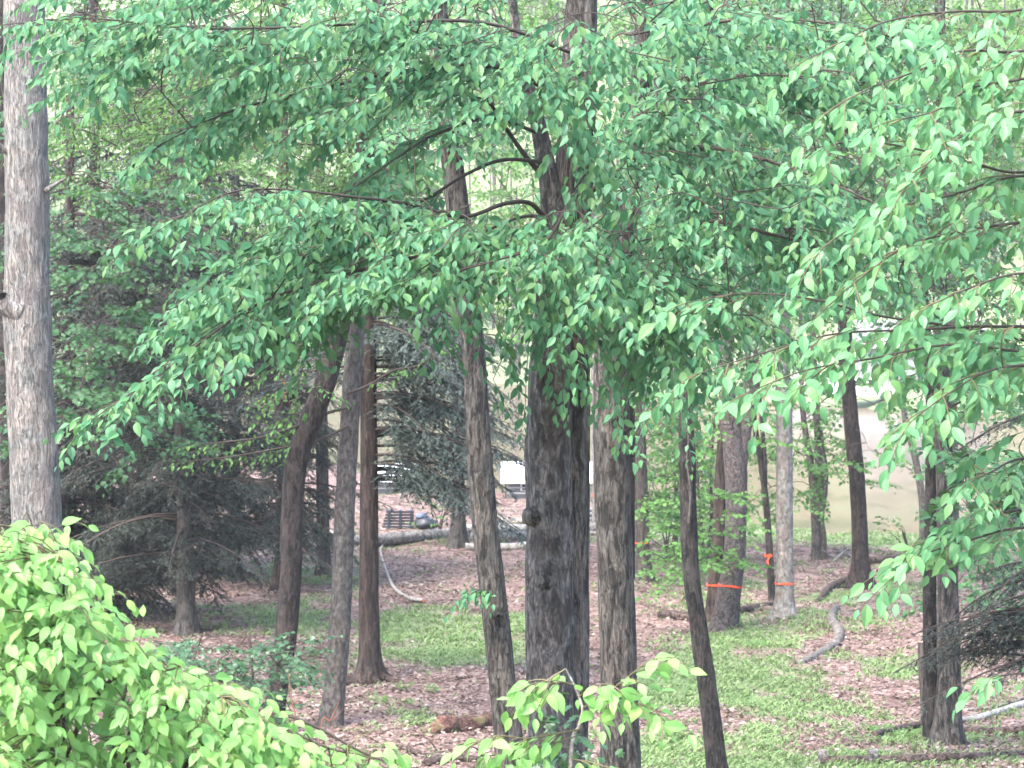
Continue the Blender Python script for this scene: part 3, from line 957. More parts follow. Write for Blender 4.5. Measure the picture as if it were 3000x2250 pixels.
# --- tree standing outside the frame whose bright boughs reach in from the side
DR = 14.5
xr = W(2212, 600, DR).x + 1.3
org = Vector((xr, DR, float(G(xr, DR))))
t = thing('beech_tree', 'bright light green boughs of a beech reaching in from the right edge', 'tree', org)
link('trunk', stem_mesh('trunk', [(xr, DR, org.z - .1), (xr + .05, DR, org.z + 2), (xr, DR + .1, org.z + 5), (xr + .1, DR, org.z + 8)], [.16, .13, .11, .07], M['bark_grey'], org, 16, 0.1, 0.05, 0.0, 0.5), t)
F = Foliage(0.096, 0.048, 0.62, 0.75, face=1.0)
RL = [
    ([(2400, 800), (2212, 735), (2060, 705), (1900, 682), (1750, 645), (1600, 634), (1480, 655)], 0.12, 14.2, .20),
    ([(2400, 720), (2150, 705), (1980, 712), (1800, 722), (1640, 765), (1500, 810)], 0.10, 14.0, .3),
    ([(2400, 780), (2212, 760), (2050, 745), (1880, 775), (1740, 800), (1610, 850)], 0.10, 13.8, .3),
    ([(2400, 330), (2212, 372), (2100, 352), (1960, 318), (1850, 305), (1750, 322)], 0.10, 14.3, .2),
    ([(2400, 420), (2212, 380), (2060, 420), (1930, 450), (1820, 505), (1770, 545)], 0.10, 14.1, .2),
    ([(2400, 470), (2212, 480), (2080, 500), (1960, 530), (1860, 600), (1790, 660)], 0.10, 14.0, .2),
    ([(2400, -40), (2212, 20), (2060, 25), (1920, 45), (1820, 90), (1740, 130)], 0.10, 14.4, .1),
    ([(2400, 60), (2212, 110), (2080, 110), (1990, 150), (1880, 190), (1800, 235)], 0.10, 14.2, .2),
    ([(2400, 130), (2212, 170), (2100, 190), (2020, 240), (1930, 260)], 0.10, 14.0, .2),
    ([(2400, 250), (2212, 240), (2120, 270), (2030, 330), (1960, 400)], 0.10, 13.8, .2),
    ([(2400, 830), (2212, 830), (2120, 850), (2060, 875), (2010, 900)], 0.16, 14.2, .3),
    ([(2400, 980), (2212, 990), (2140, 1020), (2090, 1045)], 0.14, 14.0, .3),
    ([(2400, 1090), (2212, 1100), (2120, 1120), (2050, 1150), (1995, 1180)], 0.12, 14.2, .3),
    ([(2400, 1150), (2212, 1140), (2100, 1165), (1990, 1200), (1925, 1250)], 0.12, 14.1, .3),
    ([(2400, 600), (2212, 590), (2100, 620), (2010, 660)], 0.10, 13.6, .3),
    ([(2400, 820), (2260, 790), (2140, 800), (2050, 850), (1980, 900)], 0.1, 13.7, .3),
    ([(2400, 1420), (2300, 1440), (2200, 1455), (2150, 1460)], 0.3, 14.0, .5),
]
nodes = [np.array([[xr, DR, z] for z in np.linspace(org.z + 1.5, org.z + 7, 20)])]
for rows, every, d, a0 in RL:
    n = len(rows)
    pts = [W(a, b, d + 0.5 * (1 - k / (n - 1)) - 0.3 * k / (n - 1)) for k, (a, b) in enumerate(rows)]
    z0 = pts[0].z - 0.15
    pts = [Vector((xr, DR, max(org.z + 1, z0 - 0.1)))] + pts
    C = F.limb(pts, .010, .002, max(a0, .3), every * 1.35, (0.24, 0.46), 0.34, (0.35, 0.9), 0.10, 4, 0.12, tubes=False)
    limb_obj(t, org, C, .010, .002, M['twig'], 6)
    nodes.append(C[10:])
for z, n in [((2040, 2230, 0, 240), 10), ((1980, 2230, 300, 620), 9), ((1850, 2230, 690, 800), 9), ((2110, 2230, 850, 1200), 5)]:
    F.fill(z, n, 13.6, 14.8, nodes, (0.25, 0.45), 0.4, -.6, 4, 0.003, 0.25, .2)
print('right leaves', F.build(t, org, M['leaf_right'], M['twig_green'], 300))

# --- lime green shrub in the lower corner
DB = 12.0
bx = W(120, 1700, DB).x
org = Vector((bx, DB, float(G(bx, DB))))
t = thing('beech_shrub', 'sunlit lime green beech shrub filling the bottom left corner', 'shrub', org)
F = Foliage(0.080, 0.038, 0.50, 0.85, face=1.15)
outline = [(-80, 1120), (10, 1130), (80, 1105), (150, 1190), (230, 1290), (300, 1400), (400, 1415), (490, 1480), (560, 1530), (640, 1570), (760, 1600), (860, 1625)]
stems = []
for k in range(16):
    tipx, tipy = outline[k % 12] if k < 12 else (R.uniform(0, 500), R.uniform(1450, 1650))
    tip = np.array(W(tipx - 12, tipy + 25, R.uniform(11.4, 12.3)))
    root = np.array([bx + R.normal(0, .18), DB + R.normal(0, .15), org.z - 0.05])
    mid = root * 0.45 + tip * 0.55 + np.array([0, 0, 0.22 + 0.25 * abs(tip[0] - root[0])])
    C = catmull([root, mid, tip], 16)
    link('stem', stem_mesh('stem', C, np.linspace(.016, .004, 16), M['twig'], org, 6, 0.06, 0.05), t)
    stems.append(C[5:])
ox = np.array([o[0] for o in outline]); oy = np.array([o[1] for o in outline])
cnt = 0
while cnt < 520:
    vx, vy = R.uniform(-90, 860), R.uniform(1110, 1760)
    lim = np.interp(vx, ox, oy)
    if vy < lim + 18:
        continue
    if vx > 660 and R.random() < 0.2:
        continue
    p = np.array(W(vx, vy, R.uniform(11.2, 12.6)))
    dv = np.array([0.45 + R.normal(0, .5), -.35 + R.normal(0, .4), 0.10 + R.normal(0, .2)])
    F.spray(p, dv, R.uniform(.16, .32), 0.45, 0.0025, 3, 0.6)
    A = np.vstack(stems)
    q = A[np.argmin(np.linalg.norm(A - p, axis=1))]
    if np.linalg.norm(q - p) > .05:
        F.t.add(catmull([q, (p + q) / 2 + np.array([0, 0, .03]), p], 5), .004, .0025, 3)
    cnt += 1
for vx, vy in [(25, 1140), (60, 1118), (95, 1112), (125, 1140), (70, 1150), (140, 1190), (180, 1230), (215, 1285), (270, 1370), (330, 1425), (380, 1430), (430, 1460), (470, 1490), (520, 1540), (570, 1570), (600, 1580), (660, 1610), (720, 1640), (800, 1610), (830, 1590), (560, 1545), (20, 1180), (-20, 1150)]:
    p = np.array(W(vx - 14, vy + 14, R.uniform(11.3, 12.0)))
    F.spray(p, (0.6, -.2, -.05), R.uniform(.14, .24), 0.5, 0.0025, 3, 0.6)
    A = np.vstack(stems)
    q = A[np.argmin(np.linalg.norm(A - p, axis=1))]
    F.t.add(catmull([q, (p + q) / 2 + np.array([0, 0, .05]), p], 5), .004, .0025, 3)
print('shrub leaves', F.build(t, org, M['leaf_bush'], M['twig_green'], 300))

# --- small pale sapling in front of the main stems
ds = 12.2
sx = W(1235, 1700, ds).x
org = Vector((sx, ds, float(G(sx, ds))))
t = thing('beech_sapling', 'slim beech sapling with lime leaves on a pale stem before the central trunks', 'sapling', org)
base = np.array([sx - .03, ds, org.z - .03])
C = catmull([base, np.array(W(1232, 1650, ds)), np.array(W(1250, 1570, ds)), np.array(W(1258, 1530, ds)), np.array(W(1240, 1480, ds)), np.array(W(1222, 1445, ds))], 24)
link('stem', stem_mesh('stem', C, np.linspace(.010, .003, 24), M['wood_pale'], org, 8, 0.04, 0.05), t)
F = Foliage(0.092, 0.045, 0.50, 0.85, face=1.15)
for rows in [[(1258, 1530), (1300, 1505), (1340, 1475), (1400, 1430), (1440, 1420)], [(1256, 1540), (1320, 1530), (1380, 1520), (1430, 1545)], [(1240, 1480), (1200, 1470), (1160, 1475)],
             [(1255, 1575), (1200, 1585), (1140, 1595), (1080, 1590), (1030, 1605)], [(1222, 1445), (1190, 1465), (1150, 1490)], [(1245, 1590), (1180, 1610), (1120, 1620), (1060, 1632)], [(1232, 1640), (1270, 1645), (1320, 1660)], [(1250, 1505), (1290, 1480), (1310, 1478)]]:
    pts = [W(a, b, ds - 0.05 * k) for k, (a, b) in enumerate(rows)]
    F.limb(pts, .004, .002, .12, 0.05, (0.13, 0.22), 0.35, (0.4, 0.9), 0.1, 2, 0.1)
print('sapling leaves', F.build(t, org, M['leaf_bush'], M['twig_green'], 300))

# --- the other broad-leaved trees of the middle distance
t2, o2, P2, _ = trunk_tree('leaning_tree', 'dark reddish trunk that leans and curves right, beside the straight grey one', 'trunks in the middle of the wood',
    [(586, 1600, 46), (600, 1480, 46), (614, 1400, 48), (628, 1250, 48), (632, 1080, 48), (645, 980, 48), (678, 890, 48), (706, 815, 46), (738, 690, 42), (770, 500, 42), (786, 350, 40), (793, 190, 36), (800, 0, 30)], 41, M['bark_red'], 18)
t3, o3, P3, _ = trunk_tree('straight_tree', 'straight grey-brown trunk standing just left of the reddish hemlock', 'trunks in the middle of the wood',
    [(712, 1605, 54), (722, 1500, 48), (735, 1350, 46), (745, 1100, 44), (756, 900, 42), (765, 760, 38), (780, 560, 38), (802, 380, 36), (812, 200, 30), (820, 0, 26)], 41.5, M['bark_grey'], 18)
t5, o5, P5, _ = trunk_tree('slanting_tree', 'brown furrowed trunk slanting to the left, just left of the big central stems', 'trunks in the middle of the wood',
    [(1108, 1690, 66), (1088, 1500, 60), (1070, 1330, 58), (1055, 1200, 57), (1041, 1050, 56), (1031, 900, 53), (1022, 750, 50), (1004, 580, 50), (985, 420, 50), (966, 250, 42), (955, 100, 36), (950, 0, 32)], 30, M['bark_brown'], 22, ridges=0.05, ring=0.08)
link('knot', stem_mesh('knot', [W(1073, 1330, 29.85), W(1076, 1330, 29.78), W(1077, 1331, 29.72)], [.055, .05, .02], M['bark_dark'], o5, 10, .02, .2), t5)
t7, o7, P7, _ = trunk_tree('brown_barked_tree', 'straight brown trunk just right of the big central stems', 'trunks in the middle of the wood',
    [(1342, 1690, 88), (1338, 1550, 84), (1335, 1400, 80), (1325, 1100, 78), (1320, 900, 80), (1326, 700, 76), (1345, 500, 56), (1368, 330, 46), (1385, 150, 42), (1392, 0, 38)], 26, M['bark_brown'], 24, ridges=0.045, ring=0.07)
_, P7b = extra_stem(t7, o7, [(1362, 1250, 20), (1352, 1000, 40), (1350, 800, 44), (1352, 650, 40), (1362, 560, 30)], 26.06, M['bark_hemlock'], 'fused_stem', 16)
t8, o8, P8, _ = trunk_tree('thin_dark_tree', 'thin dark crooked trunk bending to the lower right, covered in old vine', 'trunks in the middle of the wood',
    [(1553, 1690, 44), (1530, 1500, 43), (1508, 1350, 38), (1490, 1200, 37), (1485, 1000, 36), (1481, 880, 33), (1468, 760, 32), (1462, 680, 32), (1475, 560, 28), (1495, 350, 26), (1512, 150, 25), (1530, 20, 22)], 36, M['bark_dark'], 18, ridges=0.06, rough=0.1, ring=0.09)
link('vine', stem_mesh('vine', [W(1488, 1130, 35.85), W(1492, 1060, 35.84), W(1484, 1000, 35.85), (W(1488, 940, 35.86))], [.012, .016, .012, .008], M['bark_grey'], o8, 6, .05, .1), t8)
for tt, oo, PP, leaf, mat, zones, kw in [
    (t2, o2, P2, .085, 'leaf_mid', [((110, 700, -40, 330), 170, 38, 43, -.5, .05), ((560, 860, 150, 620), 60, 39, 43, -.3, .1), ((620, 760, 700, 900), 9, 39.5, 40.6, -.6, .3)], 0.4),
    (t3, o3, P3, .085, 'leaf_mid', [((640, 1000, -60, 440), 95, 40, 44, .2, .05), ((110, 520, 100, 420), 60, 42, 46, -.5, .0)], 0.4),
    (t5, o5, P5, .090, 'leaf_main', [((840, 1160, -60, 300), 80, 28.5, 31.5, 0, .1), ((760, 980, 400, 520), 12, 28.8, 30.5, -.3, .2)], 0.4),
    (t7, o7, P7, .090, 'leaf_main', [((1290, 1660, -60, 420), 95, 24.5, 27.5, .2, .15), ((1400, 1750, 380, 640), 40, 24.5, 27, .3, .15), ((1390, 1500, 700, 800), 8, 24.8, 25.8, .2, .5)], 0.4),
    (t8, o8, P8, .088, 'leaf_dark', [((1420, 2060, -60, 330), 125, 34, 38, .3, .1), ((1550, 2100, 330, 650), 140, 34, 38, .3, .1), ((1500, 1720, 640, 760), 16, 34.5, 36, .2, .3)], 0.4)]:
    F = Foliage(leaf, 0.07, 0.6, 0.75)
    nodes = [nodes_of(PP, 30, 0.45)]
    for z, n, d0, d1, dx, dn in zones:
        F.fill(z, n, d0, d1, nodes, (0.55, 1.05), 0.25, dx, 6, 0.008, kw, dn)
    if tt is t3:
        for rows in [[(752, 880), (700, 895), (640, 920), (560, 945), (480, 955), (425, 960)], [(752, 920), (690, 950), (620, 965), (540, 980), (470, 990), (395, 998)], [(752, 850), (800, 830), (850, 800), (900, 790), (950, 760)]]:
            C = F.limb([W(a, b, 41.2 - .15 * k) for k, (a, b) in enumerate(rows)], .022, .006, .25, 0.22, (.3, .55), .25, (.4, .9), .1, 4, .1, tubes=False)
            limb_obj(tt, oo, C, .022, .006, M['twig'], 6)
    if tt is t5:
        p = np.array(W(1072, 1322, 29.8))
        F.leaf, F.gap = .11, .055
        p = p + np.array([-.12, -.06, .22])
        for dv, ln_ in (((-.75, -.3, .4), .42), ((-.5, -.6, .3), .34), ((-.1, -.6, .3), .28), ((-.9, -.2, .15), .4), ((.3, -.5, .3), .26), ((.1, -.7, .1), .3)):
            F.spray(p, dv, ln_, .7, .004, 3)
    print(tt.name, F.build(tt, oo, M[mat], M['twig'], 300, 1))

# --- trees marked with ribbon and the rest of the stems to the side of the clearing
def at_base(vx, vy):
    p = GP(vx, vy)
    return p


def grounded(name, label, group, rows, mat, sides=14, flare=0.5, top=3.0, **kw):
    """the first row is the foot of the stem where it meets the ground"""
    p = GP(rows[0][0], rows[0][1])
    rows = [(rows[0][0], rows[0][1] + 6, rows[0][2])] + list(rows[1:])
    t, o, P, rad = trunk_tree(name, label, group, rows, p.y, mat, sides, base=True, flare=flare, top=top, **kw)
    return t, o, P, p.y


def ribbon(label, centre, radius, tilt=(0, 0), h=0.030, tail=True):
    """flagging tape tied round a stem"""
    v, f = [], []
    n = 28
    for k in range(n):
        th = 2 * math.pi * k / n
        rr = radius * (1.06 + 0.02 * math.sin(5 * th))
        x, y = math.cos(th), math.sin(th)
        z = tilt[0] * x * radius + tilt[1] * y * radius + 0.006 * math.sin(3 * th)
        hh = h * (1 + 0.35 * math.sin(4 * th + 1) + .2 * math.sin(9 * th))
        v += [(rr * x, rr * y, z - hh / 2), (rr * x, rr * y, z + hh / 2), ((rr + .006) * x, (rr + .006) * y, z + hh / 2), ((rr + .006) * x, (rr + .006) * y, z - hh / 2)]
    for k in range(n):
        a, b = k * 4, ((k + 1) % n) * 4
        for q in range(4):
            f.append((a + q, b + q, b + (q + 1) % 4, a + (q + 1) % 4))
    t = thing('flagging_ribbon', label, 'ribbon', centre, 'orange ribbons tied round trunks')
    link('band', py_mesh('band', v, f, M['ribbon']), t)
    if tail:
        r = radius * 1.1 + .01
        tv, tf = [], []
        for k in range(6):
            z = -k * 0.035
            x = -0.35 * radius + 0.012 * math.sin(k * 1.4)
            for e in (-.018, .018):
                tv += [(x + e, -r - .004 * k, z), (x + e, -r - .004 * k - .004, z)]
        for k in range(5):
            a = k * 4
            tf += [(a, a + 2, a + 6, a + 4), (a + 1, a + 5, a + 7, a + 3), (a, a + 4, a + 5, a + 1), (a + 2, a + 3, a + 7, a + 6)]
        link('tail', py_mesh('tail', tv, tf, M['ribbon']), t)
    return t


GS = 'stems around the clearing'
t9, o9, P9, d9 = grounded('forked_tree', 'purplish forked trunk with an orange ribbon, thicker of the leaning pair', GS,
    [(1562, 1360, 64), (1572, 1300, 52), (1586, 1200, 48), (1590, 1100, 47), (1589, 1020, 50), (1584, 960, 46), (1574, 880, 36), (1568, 800, 34), (1572, 700, 32), (1580, 500, 30), (1584, 250, 26)], M['bark_purple'], 18, flare=.22)
_, _ = extra_stem(t9, o9, [(1596, 1060, 24), (1604, 980, 28), (1612, 920, 26), (1620, 850, 25), (1628, 700, 24), (1640, 450, 20)], d9, M['bark_purple'], 'fork')
ribbon('orange ribbon round the thicker, forked stem of the leaning pair', W(1578, 1265, d9), 50 * K / FPX * d9 / 2, (-.12, 0), tail=False)
t9b, o9b, P9b, d9b = grounded('slim_red_tree', 'slim reddish brown trunk touching the left side of the forked purplish one', GS,
    [(1538, 1345, 34), (1544, 1265, 30), (1552, 1150, 29), (1556, 1050, 28), (1560, 980, 26), (1566, 880, 22), (1570, 700, 20)], M['bark_hemlock'], 12)
ribbon('orange ribbon round the slim reddish stem of the leaning pair', W(1543, 1264, d9b), 30 * K / FPX * d9b / 2, (-.1, 0), tail=False)
t10, o10, P10, d10 = grounded('flagged_sapling_tree', 'very thin dark stem with a hanging orange ribbon, left of the pale trunk', GS,
    [(1668, 1300, 17), (1663, 1200, 15), (1655, 1090, 14), (1645, 1010, 13), (1632, 930, 12), (1622, 840, 11), (1612, 740, 9)], M['bark_dark'], 10, top=1.5)
extra_stem(t10, o10, [(1653, 1080, 10), (1652, 1000, 10), (1646, 920, 9), (1636, 820, 8)], d10, M['bark_dark'], 'fork', 8)
rb = ribbon('orange ribbon with a long tail on the very thin dark stem', W(1661, 1200, d10), 16 * K / FPX * d10 / 2, (0, 0), .05)
t11, o11, P11, d11 = grounded('pale_barked_tree', 'pale grey smooth trunk with an orange ribbon low down', GS,
    [(1693, 1337, 54), (1695, 1280, 39), (1695, 1100, 37), (1694, 900, 35), (1691, 820, 34), (1690, 650, 32), (1690, 400, 28), (1694, 150, 24)], M['bark_pale'], 18)
ribbon('orange ribbon round the pale grey smooth trunk', W(1695, 1260, d11), 39 * K / FPX * d11 / 2, (0, 0), tail=False)
t12, o12, P12, d12 = grounded('triple_stem_tree', 'thin grey-brown clump of curving stems by the pond shore', GS,
    [(1764, 1212, 24), (1762, 1130, 19), (1756, 1050, 17), (1748, 980, 15), (1738, 920, 13), (1732, 850, 11), (1730, 700, 9)], M['bark_grey'], 12, top=1.5)
extra_stem(t12, o12, [(1768, 1120, 14), (1770, 1060, 17), (1768, 980, 17), (1764, 880, 15), (1759, 800, 14), (1756, 680, 12)], d12, M['bark_grey'], 'stem', 10)
extra_stem(t12, o12, [(1780, 1216, 14), (1779, 1160, 13), (1774, 1120, 12), (1781, 1070, 12), (1783, 1020, 12), (1777, 970, 11), (1772, 930, 10)], d12 - .05, M['bark_grey'], 'stem', 10)
t13, o13, P13, d13 = grounded('dark_barked_tree', 'dark straight trunk with spreading roots in front of the brown pond', GS,
    [(1858, 1272, 50), (1858, 1200, 36), (1855, 1100, 34), (1848, 1000, 34), (1838, 900, 33), (1832, 830, 32), (1826, 740, 31), (1822, 500, 28), (1820, 250, 24)], M['bark_red'], 18, flare=0.9)
t15, o15, P15, d15 = grounded('ribboned_tree', 'grey-brown trunk with an orange ribbon seen between the central stems and the thin dark one', GS,
    [(1392, 1262, 46), (1389, 1210, 33), (1386, 1100, 31), (1382, 980, 29), (1380, 880, 27), (1378, 700, 25), (1376, 450, 22)], M['bark_hemlock_grey'], 14)
ribbon('orange ribbon round the grey-brown trunk right of the central stems', W(1387, 1172, d15), 31 * K / FPX * d15 / 2, (0, 0), tail=False)
t16, o16, P16, d16 = grounded('slender_tree', 'slender pale trunk glimpsed in the gap between the two central trees', GS,
    [(1287, 1140, 16), (1286, 1050, 14), (1284, 900, 13), (1280, 700, 12)], M['bark_pale'], 10)
ribbon('orange ribbon glimpsed in the gap between the two central trees', W(1286, 1070, d16), 15 * K / FPX * d16 / 2, (0, 0), tail=False)
t14, o14, P14, d14 = grounded('twin_trunk_tree', 'brown double trunk with flared foot above the fallen logs at lower right', GS,
    [(2046, 1612, 74), (2048, 1560, 58), (2050, 1450, 50), (2048, 1300, 46), (2044, 1150, 42), (2040, 1000, 38), (2034, 800, 34), (2030, 600, 31), (2030, 300, 26)], M['bark_brown'], 20, flare=0.6, ridges=.06, ring=.09)
extra_stem(t14, o14, [(2012, 1590, 40), (2010, 1480, 32), (2008, 1300, 30), (2010, 1150, 28), (2012, 1000, 26), (2010, 850, 22), (1998, 700, 24), (1993, 560, 22), (1990, 350, 20)], d14 + .25, M['bark_dark'], 'second_trunk', 14)
ts, os_, Ps, ds_ = grounded('sawn_stump', 'tall flat-topped stump pressed against the brown double trunk', None,
    [(2020, 1575, 52), (2010, 1500, 45), (2004, 1440, 42), (2003, 1387, 38)], M['bark_hemlock_grey'], 16, top=0, cat='stump')
v = [Ps[-1] - os_ + Vector((19 * K / FPX * ds_ * math.cos(a), 19 * K / FPX * ds_ * math.sin(a), .004)) for a in np.linspace(0, 2 * math.pi, 17)[:-1]]
link('cut_face', py_mesh('cut_face', v, [tuple(range(16))], M['cut_wood']), ts)
t21, o21, P21, d21 = grounded('slim_grey_tree', 'slim grey trunk rising right of the brown double trunk behind its leaves', GS,
    [(2062, 1230, 22), (2060, 1000, 20), (2058, 800, 18), (2056, 600, 17), (2056, 350, 15)], M['bark_grey'], 10)
t22, o22, P22, d22 = grounded('crooked_young_tree', 'short crooked young trunk leaning left, between the dark trunk and the brown double trunk', GS,
    [(1995, 1180, 18), (1992, 1080, 16), (1975, 980, 15), (1958, 920, 14), (1950, 850, 11), (1950, 740, 9)], M['bark_grey'], 10, top=1)
t23, o23, P23, d23 = grounded('shaded_tree', 'dark reddish trunk half hidden behind the pale oak', GS,
    [(14, 1290, 26), (12, 1000, 24), (8, 800, 22), (6, 500, 20), (4, 200, 18)], M['bark_red'], 12)
t24, o24, P24, d24 = grounded('grey_stem_tree', 'faint grey trunk seen between the leaning and the straight trunk', GS,
    [(700, 1245, 36), (698, 1150, 29), (696, 1000, 27), (694, 800, 25), (692, 500, 22)], M['bark_hemlock_grey'], 12)
for k, (x0, y0, x1, y1, w, lab) in enumerate([(1460, 1180, 1448, 900, 7, 'thin brown sapling stem just left of the thin dark trunk'), (1520, 1200, 1506, 930, 6, 'thin brown sapling stem just right of the thin dark trunk'),
                                              (1528, 1215, 1545, 900, 7, 'thin bent sapling stem left of the leaning ribboned pair')]):
    grounded('sapling_stem', lab, 'thin saplings', [(x0, y0, w + 2), ((x0 * 2 + x1) / 3 + rnd.uniform(-5, 5), (y0 * 2 + y1) / 3, w), ((x0 + 2 * x1) / 3 + rnd.uniform(-5, 5), (y0 + 2 * y1) / 3, w * .9), (x1, y1, w * .7)], M['twig'], 8, top=1, cat='sapling')

# leaves of these trees
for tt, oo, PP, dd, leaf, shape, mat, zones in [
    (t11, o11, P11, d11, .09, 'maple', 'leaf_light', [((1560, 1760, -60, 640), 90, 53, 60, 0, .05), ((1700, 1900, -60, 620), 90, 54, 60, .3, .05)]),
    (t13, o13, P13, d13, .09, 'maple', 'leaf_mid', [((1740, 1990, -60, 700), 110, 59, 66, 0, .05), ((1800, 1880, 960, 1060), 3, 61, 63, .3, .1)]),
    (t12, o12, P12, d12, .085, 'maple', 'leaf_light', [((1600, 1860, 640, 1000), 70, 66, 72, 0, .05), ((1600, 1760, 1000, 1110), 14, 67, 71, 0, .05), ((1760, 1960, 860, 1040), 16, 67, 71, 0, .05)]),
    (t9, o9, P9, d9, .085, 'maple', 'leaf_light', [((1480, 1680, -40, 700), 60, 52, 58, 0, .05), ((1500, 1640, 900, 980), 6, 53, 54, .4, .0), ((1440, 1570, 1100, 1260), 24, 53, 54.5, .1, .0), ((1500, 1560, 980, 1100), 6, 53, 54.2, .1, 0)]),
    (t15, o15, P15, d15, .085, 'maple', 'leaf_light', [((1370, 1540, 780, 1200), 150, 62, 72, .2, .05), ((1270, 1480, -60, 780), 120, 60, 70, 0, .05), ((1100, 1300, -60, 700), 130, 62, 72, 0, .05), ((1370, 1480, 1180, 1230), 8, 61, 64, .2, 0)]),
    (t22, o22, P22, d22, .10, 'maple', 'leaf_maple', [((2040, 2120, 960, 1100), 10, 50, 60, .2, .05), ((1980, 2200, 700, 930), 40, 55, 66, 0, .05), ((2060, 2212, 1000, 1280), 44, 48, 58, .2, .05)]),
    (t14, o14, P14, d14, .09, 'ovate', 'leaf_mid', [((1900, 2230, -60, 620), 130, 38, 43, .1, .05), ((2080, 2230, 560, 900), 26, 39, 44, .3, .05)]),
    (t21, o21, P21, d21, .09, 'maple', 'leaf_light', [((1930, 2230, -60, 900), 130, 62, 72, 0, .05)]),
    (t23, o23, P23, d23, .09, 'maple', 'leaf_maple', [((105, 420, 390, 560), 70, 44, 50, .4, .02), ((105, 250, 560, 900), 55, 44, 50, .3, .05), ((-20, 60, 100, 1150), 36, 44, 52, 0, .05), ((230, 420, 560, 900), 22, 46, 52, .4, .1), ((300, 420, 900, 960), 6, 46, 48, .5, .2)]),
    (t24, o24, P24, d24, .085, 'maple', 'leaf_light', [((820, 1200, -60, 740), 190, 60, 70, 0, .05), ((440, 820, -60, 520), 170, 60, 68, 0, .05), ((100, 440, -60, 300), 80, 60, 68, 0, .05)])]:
    F = Foliage(leaf * 1.25, 0.085, 0.35, 1.0, shape)
    nodes = [nodes_of(PP, 30, 0.4)]
    for z, n, d0, d1, dx, dn in zones:
        F.fill(z, n, d0, d1, nodes, (0.6, 1.2), 0.15, dx, 6, 0.008, 0.2, dn)
    print(tt.name, F.build(tt, oo, M[mat], M['twig'], 120, 0))

# ------------------------------------------------------------------ hemlocks
def needle_mass(shoots, mat, parent, origin, step=0.024, size=0.085, rng=R):
    """feathery needles on both sides of every shoot"""
    S = np.array([s[0] for s in shoots]); D = np.array([s[1] for s in shoots]); Ln = np.array([s[2] for s in shoots])
    cnt = np.maximum(3, (Ln / step).astype(int))
    idx = np.repeat(np.arange(len(S)), cnt)
    u = rng.random(len(idx))
    P = S[idx] + D[idx] * (u * Ln[idx])[:, None] - UP * (0.22 * (u * Ln[idx]) ** 2)[:, None]
    side = np.cross(D[idx], UP)
    side /= np.linalg.norm(side, axis=1)[:, None] + 1e-9
    sg = np.where(rng.random(len(idx)) < .5, -1.0, 1.0)[:, None]
    a = D[idx] * 0.65 + side * sg * rng.uniform(.2, .9, (len(idx), 1)) + rng.normal(0, .22, (len(idx), 3)) - UP * 0.15
    a /= np.linalg.norm(a, axis=1)[:, None]
    w = np.cross(a, UP + rng.normal(0, .5, (len(idx), 3)))
    w /= np.linalg.norm(w, axis=1)[:, None] + 1e-9
    s = size * rng.uniform(.6, 1.3, len(idx))[:, None]
    V = np.stack([P - w * s * .15, P + w * s * .15, P + a * s], 1).reshape(-1, 3) - np.asarray(tuple(origin))
    Fc = np.arange(len(idx) * 3).reshape(-1, 3)
    link('needle_foliage', np_mesh('needle_foliage', V, Fc, mat, False), parent, kind='stuff')
    return len(idx)


def bough(T, shoots, p, d, length, droop=0.28, r=0.02, gap=0.10, wide=0.42):
    m = 8
    u = np.linspace(0, 1, m)[:, None]
    d = unit(d)
    C = np.asarray(p) + d * u * length + UP * (0.16 * length * u - (0.16 + droop * R.uniform(.7, 1.3)) * length * u ** 2) + R.normal(0, .12, 3) * np.array([1, 1, .4]) * length * u * u
    T.add(C, r * 1.25, r * .25, 4)
    k = max(4, int(length / gap))
    for i in range(k):
        s = 0.14 + 0.86 * (i + R.uniform(-.3, .3)) / k
        s = min(max(s, .08), 1)
        q = np.array([np.interp(s, u[:, 0], C[:, c]) for c in range(3)])
        t_ = unit(C[min(m - 1, int(s * 7) + 1)] - C[max(0, int(s * 7) - 0)] + 1e-6)
        side = unit(np.cross(t_, UP))
        sg = 1 if i % 2 == 0 else -1
        dd = unit(t_ * .7 + side * sg * R.uniform(.4, 1.1) - UP * R.uniform(.05, .7) + R.normal(0, .18, 3))
        ln = wide * length * (1.08 - s) * R.uniform(.5, 1.1) + .10
        ln = min(ln, .75)
        T.add(np.array([q, q + dd * ln * .5 - UP * .055 * ln, q + dd * ln - UP * .22 * ln * ln]), r * .25, r * .08, 3)
        shoots.append((q, dd, ln))
        for j in range(int(ln / .13)):
            v = (j + .6) / (ln / .13 + .3)
            q2 = q + dd * ln * v - UP * .22 * (ln * v) ** 2
            s2 = unit(np.cross(dd, UP)) * (1 if j % 2 else -1)
            d2 = unit(dd * .7 + s2 * R.uniform(.5, .9) - UP * .15)
            shoots.append((q2, d2, ln * (1 - v) * .45 + .07))
    shoots.append((C[-2], unit(C[-1] - C[-2]), .22))
    return C


